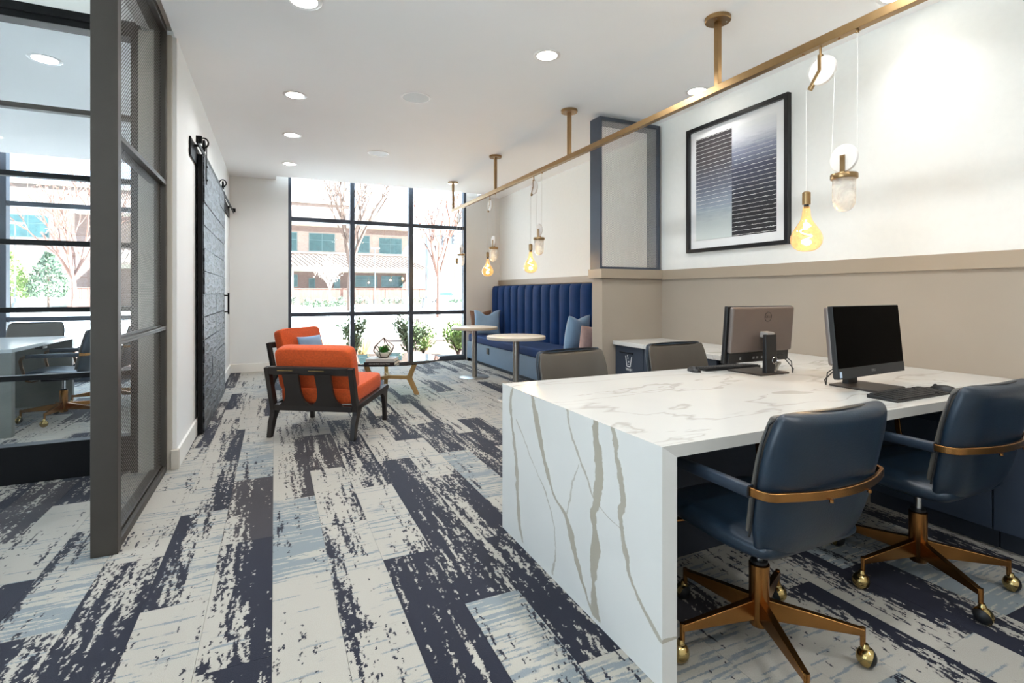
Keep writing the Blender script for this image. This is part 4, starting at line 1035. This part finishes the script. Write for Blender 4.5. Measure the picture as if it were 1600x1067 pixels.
# ================================================================== COFFEE TABLE
ct = thing('coffee_table', 'round glass coffee table on forked oak legs', 'table', (1.28, 6.36, 0))
MB().lathe([(.001, .418), (.615, .418), (.619, .422), (.615, .428), (.001, .428)], 64).build('glass_top', TABLEGLASS, ct)
for k in range(3):
    a = math.radians(-34 + 120 * k); mt = Matrix.Rotation(a, 4, 'Z')
    fork = [(.0, .185), (.235, .185), (.335, .0), (.385, .0), (.292, .205), (.372, .416), (.32, .416), (.245, .235), (.225, .227), (.0, .227)]
    MB().prism(fork, 'y', -.022, .022, mt).build('forked_leg', OAK, ct, smooth=False, bev=.005)
    MB().lathe([(.001, .417), (.03, .417), (.03, .4145), (.001, .4145)], 16, (.346 * math.cos(a), .346 * math.sin(a), 0)).build('glass_pad', STEEL, ct)
def book(name, w, d, h, cover, loc, rz, label):
    t_ = thing(name, label, 'book', loc, rz, 'stacked books on the coffee table')
    MB().box(-w / 2, w / 2, -d / 2, d / 2, 0, .004).build('back_cover', cover, t_, smooth=False)
    MB().box(-w / 2, w / 2, -d / 2, d / 2, h - .004, h).build('front_cover', cover, t_, smooth=False)
    MB().box(-w / 2, w / 2, -d / 2, -d / 2 + .004, .004, h - .004).build('spine', cover, t_, smooth=False)
    MB().box(-w / 2 + .004, w / 2 - .004, -d / 2 + .004, d / 2 - .004, .004, h - .004).build('pages', PAPERW, t_, smooth=False)
    return t_
BKB = M('black_book_cover', (24, 24, 24), .45, var=.05)
BKG = M('pale_grey_book_cover', (188, 186, 180), .5, var=.03)
rzb = math.radians(-24)
bb = book('black_book', .34, .27, .036, BKB, (1.115, 5.93, .428), rzb, 'thick black book with white spine lettering under the pale book')
ft = Matrix(((1, 0, 0, 0), (0, 0, -1, 0), (0, 1, 0, 0), (0, 0, 0, 1)))
text_mesh('DESIGNED FROM ADA TO TEXAS', .0155, PRINTW, bb, 'spine_lettering', Matrix.Translation((.0, -.1355, .018)) @ ft)
gb = book('pale_book', .32, .25, .034, BKG, (1.12, 5.945, .464), rzb, 'pale grey book lying on the black book')
# terrarium
te = thing('terrarium', 'faceted wire terrarium with a small green plant on the books', 'terrarium', (1.14, 5.97, .498), .3)
te.scale = (1.3, 1.3, 1.3)
Rr = .088
lo5 = [Vector((.045 * math.cos(2 * PI * k / 5), .045 * math.sin(2 * PI * k / 5), .004)) for k in range(5)]
mi5 = [Vector((Rr * math.cos(2 * PI * k / 5), Rr * math.sin(2 * PI * k / 5), .055)) for k in range(5)]
up5 = [Vector((Rr * math.cos(2 * PI * (k + .5) / 5), Rr * math.sin(2 * PI * (k + .5) / 5), .10)) for k in range(5)]
apex = Vector((0, 0, .172))
fr = MB()
for k in range(5):
    for a, b in ((lo5[k], lo5[(k + 1) % 5]), (lo5[k], mi5[k]), (mi5[k], up5[k]), (mi5[(k + 1) % 5], up5[k]), (up5[k], apex)): fr.cyl(a, b, .0034, n=6)
fr.tube([(.0, .012 * math.cos(a), .183 + .012 * math.sin(a)) for a in [2 * PI * k / 12 for k in range(12)]], .0016, 5, closed=True)
fr.build('wire_frame', M('dark_bronze_wire', (70, 56, 48), .4, .7), te)
MB().add([p * .97 for p in lo5] + [p * .97 for p in mi5], [(4, 3, 2, 1, 0)] + [(k, (k + 1) % 5, 5 + (k + 1) % 5, 5 + k) for k in range(5)]).build('glass_bowl', CLEARG, te, smooth=False)
MB().lathe([(.001, .008), (.046, .008), (.075, .042), (.001, .046)], 10).build('white_sand', M('white_sand', (226, 222, 214), .9, var=.06, scale=200), te)
rp = random.Random(4); lf = MB()
for k in range(110):
    a = rp.uniform(0, 2 * PI); e = rp.uniform(.2, 1.35); L = rp.uniform(.055, .085)
    d = Vector((math.cos(a) * math.cos(e), math.sin(a) * math.cos(e), math.sin(e))); s = Vector((-math.sin(a), math.cos(a), 0))
    p = Vector((rp.uniform(-.025, .025), rp.uniform(-.025, .025), .045))
    q = p + d * L * .6; t2 = p + d * L + Vector((0, 0, -.012))
    lf.add([p - s * .002, p + s * .002, q + s * .007, t2, q - s * .007], [(0, 1, 2, 4), (4, 2, 3)])
stuff(lf.build('plant_leaves', M('fresh_green_leaf', (60, 140, 40), .5, var=.2, scale=40), te, smooth=False))
# ================================================================== MEETING ROOM
cf = thing('meeting_table', 'grey slab ended meeting table inside the glazed room', 'table', (-2.04, 5.78, 0))
CTM = M('grey_stone_laminate', (120, 122, 116), .3, var=.12, scale=4)
CTT = M('pale_polished_top', (196, 202, 204), .16, var=.04, scale=4)
MB().box(-1.15, 0, 0, .06, 0, .725).build('end_slab', CTM, cf, smooth=False, bev=.003)
MB().box(-1.15, 0, 1.44, 1.50, 0, .725).build('end_slab', CTM, cf, smooth=False, bev=.003)
MB().box(-1.15, 0, 0, 1.50, .725, .76).build('table_top', CTT, cf, smooth=False, bev=.003)
MB().box(-.08, -.02, .7, .82, .69, .724).build('cable_box', BLACKPL, cf, smooth=False, bev=.003)
for (x, y), rz, lab in (((-1.88, 6.42), PI / 2, 'navy chair with brass arms beside the meeting table, nearest the glass'),
                        ((-1.69, 7.12), PI / 2, 'second navy chair with brass arms along the meeting table'),
                        ((-2.58, 7.70), PI, 'grey looking chair at the window end of the meeting table')):
    o = copy_tree(ch); o.location = (x, y, 0); o.rotation_euler = (0, 0, rz); o['label'] = lab; o['group'] = 'chairs around the meeting table'
# ================================================================== OUTSIDE
GZ = -.06
MULCH = M('brown_bark_mulch', (74, 54, 42), .95, var=.35, scale=30, bmp=.6, bscale=60)
STREETM = M('pale_concrete_street', (214, 214, 212), .9, var=.06, scale=1.5)
WALKM = M('light_sidewalk', (212, 208, 200), .9, var=.05, scale=2)
DRYGRASS = M('dry_lawn', (176, 166, 128), .95, var=.2, scale=12)
struct(MB().box(-140, 140, -120, 200, GZ - .3, GZ - .07).build('street', STREETM, smooth=False), 'pale concrete street outside')
struct(MB().box(-40, 40, 9.25, 15.2, GZ - .06, GZ).build('ground_bed', MULCH, smooth=False), 'mulched planting bed outside the window')
struct(MB().box(-60, 60, 15.2, 17.6, GZ - .06, GZ + .01).build('sidewalk', WALKM, smooth=False), 'pale sidewalk beyond the planting bed')
struct(MB().box(-60, 60, 46.0, 58.2, GZ - .06, GZ + .04).build('sidewalk_far', WALKM, smooth=False), 'pale sidewalk in front of the brick building')
struct(MB().box(14, 60, 49.0, 56.0, GZ, GZ + .07).build('lawn', DRYGRASS, smooth=False), 'dry lawn strip at the street corner')
# ------------------------------------------------------------------ brick building
def brick_mat(name, c1, c2, mortar):
    m, t, b = nodes_of(name)
    v = coords(t, 'Object', (1, 1, 1))
    sp = t.nodes.new('ShaderNodeSeparateXYZ'); t.links.new(v, sp.inputs[0]); cb = t.nodes.new('ShaderNodeCombineXYZ')
    t.links.new(sp.outputs['X'], cb.inputs[0]); t.links.new(sp.outputs['Z'], cb.inputs[1])
    br = t.nodes.new('ShaderNodeTexBrick'); t.links.new(cb.outputs[0], br.inputs['Vector'])
    br.inputs['Color1'].default_value = rgb(c1); br.inputs['Color2'].default_value = rgb(c2); br.inputs['Mortar'].default_value = rgb(mortar)
    br.inputs['Scale'].default_value = 2.2; br.inputs['Mortar Size'].default_value = .015
    t.links.new(br.outputs['Color'], b.inputs['Base Color']); b.inputs['Roughness'].default_value = .9
    return m
BRICKP = brick_mat('pale_pink_brick', (132, 112, 101), (120, 100, 89), (128, 116, 108))
BRICKR = brick_mat('red_brown_brick', (98, 76, 68), (88, 67, 60), (104, 92, 86))
ROOFT = M('clay_roof_tiles', (118, 103, 94), .85, var=.12, scale=6)
STONE = M('cream_stone_trim', (150, 143, 130), .8, var=.04, scale=3)
TEAL = M('teal_window_glass', (44, 66, 66), .15, var=.25, scale=2)
WFRAME = M('dark_green_window_frame', (70, 88, 86), .5, var=.04)
bld = thing('brick_building', 'two storey pale brick building with tiled roofs across the street', 'building', (0, 62, GZ))
YB = 0.0
def bpart(name, mat, *boxes, parent=bld):
    mb = MB()
    for q in boxes: mb.box(q[0], q[1], q[2], q[3], q[4] - GZ, q[5] - GZ)
    return mb.build(name, mat, parent, smooth=False)
bpart('upper_wall', BRICKP, (-34, 15.0, 0, 9, 4.0, 9.4))
bpart('lower_wall', BRICKR, (-14.5, 14.6, .3, 8, GZ, 4.0)); bpart('left_lower_wall', BRICKP, (-34, -17.3, -.1, 8, GZ, 9.4)); bpart('red_wall_strip', BRICKR, (-17.3, -14.5, -.1, 8, GZ, 9.3))
bpart('brick_frieze', BRICKR, (-17.3, 15.02, -.06, .0, 8.15, 8.8))
bpart('parapet', BRICKP, (-34, 8.9, 7, 9, 9.0, 12.6)); bpart('parapet_coping', STONE, (-34, 9.1, 6.8, 9.2, 12.5, 12.75)); bpart('stone_base', STONE, (-34, -17.2, -.16, 0, GZ, 1.9))
def roof(x0, x1, ye, ze, yt, zt, hip, th=.18):
    mb = MB()
    vs = [(x0, ye, ze - GZ), (x1, ye, ze - GZ), (x1 - hip, yt, zt - GZ), (x0, yt, zt - GZ)]
    vs += [(x, y, z - th) for x, y, z in vs]
    mb.add(vs, [(0, 1, 2, 3), (7, 6, 5, 4), (0, 4, 5, 1), (1, 5, 6, 2), (2, 6, 7, 3), (3, 7, 4, 0)])
    r_ = mb.build('roof', ROOFT, bld, smooth=False)
    tiles = MB(); x = x0 + .2
    while x < x1:
        tiles.cyl((x, ye - .05, ze - GZ + .02), (x - min(hip, max(0, hip * (x - x0) / (x1 - x0))) , yt, zt - GZ + .02), .10, n=6); x += .52
    stuff(tiles.build('roof_tiles', ROOFT, r_, smooth=False))
    return r_
roof(-17.0, 17.3, -1.6, 9.05, 7, 11.4, 7.5); roof(-14.5, 16.6, -2.9, 4.1, 0, 5.5, 2.4)
bpart('upper_soffit', STONE, (-17, 16.6, -1.3, 0, 8.75, 8.92)); bpart('lower_fascia', STONE, (-14.5, 15.6, -2.6, .3, 3.62, 3.92)); bpart('upper_fascia_left', STONE, (-34, -17.3, -.5, 0, 9.4, 9.75))
bpart('sill_course', STONE, (-14, 14.9, -.12, 0, 5.70, 5.86))
for x0, x1 in ((1.4, 1.85), (14.3, 15.5), (-14.4, -13.8)): bpart('porch_column', STONE, (x0, x1, -2.4, -1.6, GZ, 3.7))
def bwin(x0, x1, z0, z1, y=-.06):
    w = bpart('window', WFRAME, (x0, x1, y, y + .3, z0, z1))
    n = max(1, round((x1 - x0) / 1.3))
    for k in range(n):
        a = x0 + .07 + (x1 - x0 - .07) * k / n; b = x0 + (x1 - x0 - .07) * (k + 1) / n
        zm = z0 + (z1 - z0) * .62
        for c, d in ((z0 + .08, zm - .03), (zm + .03, z1 - .08)): bpart('pane', TEAL, (a, b, y - .02, y + .02, c, d), parent=w)
for q in ((.3, 2.3, 5.9, 8.0), (3.5, 6.3, 5.95, 8.0), (7.8, 10.2, 5.95, 7.95), (11.3, 14.0, 5.9, 7.8), (-22.2, -19.2, 6.4, 8.5)): bwin(*q, y=-.16 if q[0] < -17 else -.06)
for q in ((1.9, 2.35, 1.9, 3.3), (3.5, 4.2, .2, 2.9), (6.2, 6.9, .2, 2.9), (8.6, 11.1, 1.95, 3.3), (11.6, 14.2, 1.95, 3.3)): bwin(*q, y=.22)
# ------------------------------------------------------------------ fence
FENCE = M('red_cedar_fence', (110, 76, 65), .8, var=.2, scale=5, stretch=(1, 1, .2))
fe = thing('board_fence', 'red wooden board fence in front of the brick building', 'fence', (0, 58.5, GZ))
mb = MB(); x = 1.2; rf = random.Random(2)
while x < 16.2:
    mb.box(x, x + .135, rf.uniform(-.012, .012), .03, 0, 1.72 + rf.uniform(-.01, .01)); x += .15
x = -16.9
while x < -13:
    mb.box(x, x + .135, rf.uniform(-.012, .012), .03, 0, 1.72); x += .15
stuff(mb.build('fence_boards', FENCE, fe, smooth=False))
for a, b in ((1.2, 16.2), (-16.9, -13)):
    MB().box(a, b, -.05, .05, 1.73, 1.80).build('top_rail', FENCE, fe, smooth=False); MB().box(a, b, .03, .08, .3, .4).build('lower_rail', FENCE, fe, smooth=False)
MB().box(16.1, 16.25, 0, 6, 0, 1.75).build('return_panel', FENCE, fe, smooth=False)
# ------------------------------------------------------------------ plants
def leaf_cloud(mb, rr, c, rad, n, size, up=.4, shell=.55):
    for _ in range(n):
        while True:
            d = Vector((rr.uniform(-1, 1), rr.uniform(-1, 1), rr.uniform(-1, 1)))
            if shell < d.length < 1: break
        p = Vector(c) + Vector((d.x * rad[0], d.y * rad[1], d.z * rad[2]))
        a = Vector((rr.uniform(-1, 1), rr.uniform(-1, 1), rr.uniform(-.3, 1) + up)).normalized(); b = a.orthogonal().normalized()
        b = (Matrix.Rotation(rr.uniform(0, 6.28), 3, a) @ b); s = size * rr.uniform(.7, 1.3)
        mb.add([p, p + a * s * .5 + b * s * .28, p + a * s, p + a * s * .5 - b * s * .28], [(0, 1, 2, 3)])
    return mb
LEAFG = M('olive_green_leaves', (128, 138, 104), .7, var=.3, scale=8)
LEAFB = M('bright_green_leaves', (128, 146, 84), .7, var=.3, scale=8)
LEAFD = M('sage_green_leaves', (80, 94, 72), .7, var=.25, scale=3)
PALEB = M('pale_silver_leaves', (112, 116, 102), .8, var=.2, scale=4)
BARK = M('grey_brown_bark', (78, 60, 50), .9, var=.2, scale=8)
BARKR = M('reddish_bark', (100, 70, 58), .9, var=.15, scale=8)
DRYLEAF = M('dry_tan_leaves', (140, 112, 90), .9, var=.2, scale=5)
def shrub(x, y, w, h, label, mat, seed, stems=9, leaves=420):
    rr = random.Random(seed); t_ = thing('shrub', label, 'shrub', (x, y, GZ), 0, 'shrubs in the planting bed')
    st = MB(); lv = MB()
    for k in range(stems):
        a = rr.uniform(0, 2 * PI); r = w / 2 * rr.uniform(.15, .9); hh = h * rr.uniform(.65, 1.0)
        tip = Vector((r * math.cos(a), r * math.sin(a), hh)); mid = Vector((tip.x * .4, tip.y * .4, hh * .55))
        st.tube([(0, 0, 0), mid, tip], [.012, .008, .004], 5)
        for _ in range(leaves // stems):
            f = rr.uniform(.3, 1.0); p = mid.lerp(tip, (f - .3) / .7) if f > .5 else Vector((0, 0, 0)).lerp(mid, f * 2)
            leaf_cloud(lv, rr, p, (.10, .10, .10), 1, .078, .5, 0)
    st.build('stems', BARK, t_); stuff(lv.build('foliage', mat, t_, smooth=False))
    return t_
shrub(1.42, 10.35, .95, .78, 'sparse shrub outside the left window bay behind the armchair', LEAFG, 1, 12, 620)
shrub(2.42, 10.05, .85, .86, 'upright shrub outside the middle window bay behind the terrarium', LEAFG, 2, 13, 800)
shrub(3.42, 10.0, .9, .68, 'dense rounded green shrub outside the window bay beside the bench', LEAFB, 3, 22, 1500)
shrub(2.85, 10.6, .6, .55, 'low yellowish green shrub partly behind the window mullion', LEAFB, 4, 9, 380)
rr = random.Random(8)
gt = MB()
for cx, cy in ((.9, 11.5), (1.7, 11.2), (3.1, 11.4), (4.2, 10.9)):
    for _ in range(70):
        a = rr.uniform(0, 6.28); r = rr.uniform(.0, .12); L = rr.uniform(.3, .5); p = Vector((cx + r * math.cos(a), cy + r * math.sin(a), GZ)); q = p + Vector((math.cos(a) * .22, math.sin(a) * .22, L)); s = Vector((-math.sin(a), math.cos(a), 0)) * .006
        gt.add([p - s, p + s, q], [(0, 1, 2)])
og = stuff(gt.build('dry_grass', M('straw_grass', (160, 142, 92), .9, var=.15), None, smooth=False)); tag(og, 'straw coloured dry grass tufts in the planting bed', 'grass')
rbush = random.Random(21)
bx0 = None
ORD = 'first second third fourth fifth sixth seventh eighth ninth tenth eleventh twelfth thirteenth fourteenth'.split()
BUSHX = [1.9, 3.1, 4.1, 5.6, 6.5, 7.4, 8.3, 9.1, 10.9, 11.7, 12.4, 13.0, 14.0, 15.1]
for k, x in enumerate(BUSHX):
    if bx0 is None:
        bx0 = leaf_cloud(MB(), rbush, (0, 0, .42), (.40, .34, .42), 240, .2, .6, .3).build('fence_bush', PALEB, None, smooth=False); o = bx0
        tag(o, 'pale low bush in the row planted along the red board fence', 'bush', 'bushes along the board fence')
    else: o = copy_tree(bx0)
    o['label'] = ORD[k] + ' pale low bush counted from the left along the red board fence'
    o.location = (x, 57.3 + rbush.uniform(-.3, .3), GZ); o.scale = (rbush.uniform(.8, 1.1),) * 3; o.rotation_euler = (0, 0, rbush.uniform(0, 6))
lh = leaf_cloud(MB(), rbush, (0, 0, .25), (2.4, .5, .3), 700, .2, .6, .2).build('low_hedge', LEAFD, None, smooth=False); lh.location = (4.2, 47.5, GZ)
tag(lh, 'low dark hedge strip at the foot of the white blossom tree', 'hedge')
lh = copy_tree(lh); lh.location = (21.5, 60.0, GZ); lh['label'] = 'low hedge strip beyond the signal pole near the parked car'
def bare_tree(name, label, loc, h, seed, mat, r0=.16, fork=.25, spread=.5, depth=4, nb=3, leaf=None, nleaf=0, lsz=.2, group='bare street trees'):
    rr = random.Random(seed); t_ = thing(name, label, 'tree', loc, 0, group)
    mb = MB(); tips = []
    def grow(p, d, L, r, k):
        q = p + d * L
        m_ = p + d * L * .5 + Vector((rr.uniform(-1, 1), rr.uniform(-1, 1), 0)) * L * .05
        mb.tube([p, m_, q], [r, r * .8, r * .62], 5 if k < 2 else 4)
        tips.append((q, L))
        if k >= depth: return
        n = nb if k else nb + 2
        for i in range(n):
            a = 2 * PI * (i + rr.uniform(-.3, .3)) / n; s = spread * rr.uniform(.6, 1.2)
            u = d.orthogonal().normalized(); v = d.cross(u)
            nd = (d + (u * math.cos(a) + v * math.sin(a)) * s + Vector((0, 0, .22))).normalized()
            grow(q if rr.random() < .6 or k == 0 else m_, nd, L * rr.uniform(.6, .85) if k else h * .30 * rr.uniform(.8, 1.1), r * .58, k + 1)
    grow(Vector((0, 0, 0)), Vector((0, 0, 1)), h * fork, r0, 0)
    mb.build('branches', mat, t_)
    if leaf:
        lv = MB()
        for _ in range(nleaf):
            q, L = rr.choice(tips[1:]); leaf_cloud(lv, rr, q, (L * .5, L * .5, L * .5), 1, lsz, 0, 0)
        stuff(lv.build('leaves', leaf, t_, smooth=False))
    return t_
bare_tree('bare_tree', 'tall bare tree in front of the brick building behind the left mullion', (5.0, 38.5, GZ), 13.0, 3, BARK, .25, .24, .42, 4, 3, DRYLEAF, 200, .22)
bare_tree('bare_tree', 'slim bare tree at the right window bay with reddish trunk', (6.05, 20.2, GZ), 5.6, 9, BARKR, .105, .34, .42, 4, 3)
bare_tree('bare_tree', 'bare tree in front of the wall seen through the meeting room', (-13.2, 47.0, GZ), 12.5, 15, BARKR, .22, .18, .55, 4, 3, DRYLEAF, 120, .22)
bare_tree('blossom_tree', 'small pale tree with whitish foliage in front of the red fence', (4.75, 51.2, GZ), 4.6, 5, M('white_bark', (140, 132, 126), .9), .09, .34, .6, 3, 4, M('whitish_blossom', (146, 130, 118), .9, var=.12, scale=3), 420, .2)
for k, (x, y, h) in enumerate(((25.5, 92, 8), (30, 98, 9), (34, 90, 8), (38, 102, 10))):
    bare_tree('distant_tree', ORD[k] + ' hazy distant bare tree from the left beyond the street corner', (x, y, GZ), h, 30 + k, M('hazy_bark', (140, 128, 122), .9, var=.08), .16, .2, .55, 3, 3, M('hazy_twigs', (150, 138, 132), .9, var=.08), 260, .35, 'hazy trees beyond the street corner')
for x, y, lab, mat, sd in ((-18.9, 53.2, 'cone shaped yellow green tree beside the lamp post', LEAFB, 41), (-16.2, 52.1, 'cone shaped darker green tree in front of the brick wall', LEAFD, 42)):
    rr = random.Random(sd); t_ = thing('cone_tree', lab, 'tree', (x, y, GZ), 0, 'cone shaped evergreens')
    MB().cyl((0, 0, 0), (0, 0, 3.6), .09, .03, 8).build('trunk', BARK, t_)
    lv = MB()
    for k in range(1500):
        z = rr.uniform(.15, 1) ; zz = .3 + z * 4.0; R = 1.25 * (1 - max(0, (z - .35)) / .66) ** .7 * (0.75 + .25 * min(1, z / .3)); a = rr.uniform(0, 6.28); r = R * rr.uniform(.75, 1.05)
        leaf_cloud(lv, rr, (r * math.cos(a), r * math.sin(a), zz), (.08, .08, .08), 1, .3, .4, 0)
    stuff(lv.build('foliage', mat, t_, smooth=False))
# ------------------------------------------------------------------ street furniture
GREYM = M('galvanised_grey_metal', (96, 98, 100), .5, .3, var=.04)
def lamp_post(x, y, h, label, arm=.45):
    t_ = thing('street_lamp', label, 'street lamp', (x, y, GZ), 0, 'street lamps across the road')
    MB().cyl((0, 0, 0), (0, 0, h), .07, .05, 10).build('pole', GREYM, t_)
    MB().lathe([(.001, .0), (.2, 0), (.2, .5), (.11, .62), (.001, .62)], 12).build('base', GREYM, t_)
    MB().box(-.5, .5, -.2, .2, h, h + .12).build('lamp_head', GREYM, t_, smooth=False, bev=.03)
    MB().box(-.42, .42, -.15, .15, h - .02, h).build('lamp_lens', PRINTW, t_, smooth=False)
lamp_post(9.95, 57.0, 6.1, 'slim grey street lamp rising in front of the red fence')
lamp_post(-18.0, 51.5, 6.6, 'grey street lamp seen through the meeting room glass')
lamp_post(30.1, 90, 6.4, 'distant street lamp beside the right window frame')
tp = thing('traffic_signal', 'grey traffic signal pole with mast arm at the street corner', 'traffic signal', (11.9, 43.0, GZ))
MB().cyl((0, 0, .6), (0, 0, 6.4), .17, .13, 12).build('pole', GREYM, tp)
MB().prism([(-.45, 0), (.45, 0), (.28, .85), (-.28, .85)], 'y', -.3, .3).build('pole_base', GREYM, tp, smooth=False, bev=.03)
MB().tube([(0, 0, 6.0), (1.6, -.6, 6.35), (5.5, -2.2, 6.9)], [.10, .08, .05], 10).build('mast_arm', GREYM, tp)
for x, y, z in ((1.25, -.55, 5.9), (2.1, -.85, 6.0), (3.6, -1.5, 6.2)):
    hd_ = MB().box(x - .2, x + .2, y - .18, y + .1, z - .55, z + .55).build('signal_head', M('dark_signal_housing', (84, 84, 86), .6), tp, smooth=False, bev=.03)
    for k in range(3): MB().cyl((x, y - .34, z + .34 - .34 * k), (x, y - .18, z + .34 - .34 * k), .14, n=12).build('visor', M('dark_signal_housing', (84, 84, 86), .6), hd_)
MB().box(-.75, -.25, -.25, .1, 2.3, 2.85).build('walk_signal', M('orange_brown_signal', (170, 110, 84), .6), tp, smooth=False, bev=.03)
MB().box(-.25, 0, -.06, .06, 2.5, 2.62).build('walk_bracket', GREYM, tp, smooth=False)
MB().box(-.16, .16, -.19, -.17, 1.05, 1.5).build('notice_plate', PRINTW, tp, smooth=False)
pb = MB().box(-.9, .9, -.25, .25, 0, .62).build('concrete_block', M('beige_concrete', (140, 126, 114), .9, var=.06), None, smooth=False, bev=.02); pb.location = (4.35, 13.6, GZ)
tag(pb, 'low beige concrete planter block behind the green shrub', 'concrete block')
car = thing('parked_car', 'white car parked beyond the signal pole', 'car', (19.6, 63, GZ), .15)
CARW = M('white_car_paint', (232, 234, 238), .25, var=.01)
MB().prism([(-2.1, .3), (2.1, .3), (2.15, .75), (1.3, .9), (.7, 1.4), (-1.0, 1.42), (-1.7, .95), (-2.1, .85)], 'y', -.85, .85).build('body', CARW, car, smooth=False, bev=.08)
MB().prism([(1.15, .92), (.65, 1.34), (-.95, 1.36), (-1.5, .95)], 'y', -.87, .87).build('side_window', TEAL, car, smooth=False)
for x in (-1.3, 1.3):
    for s in (-.8, .8): MB().cyl((x, s - .1, .32), (x, s + .1, .32), .32, n=16).build('wheel', RUBBER, car)
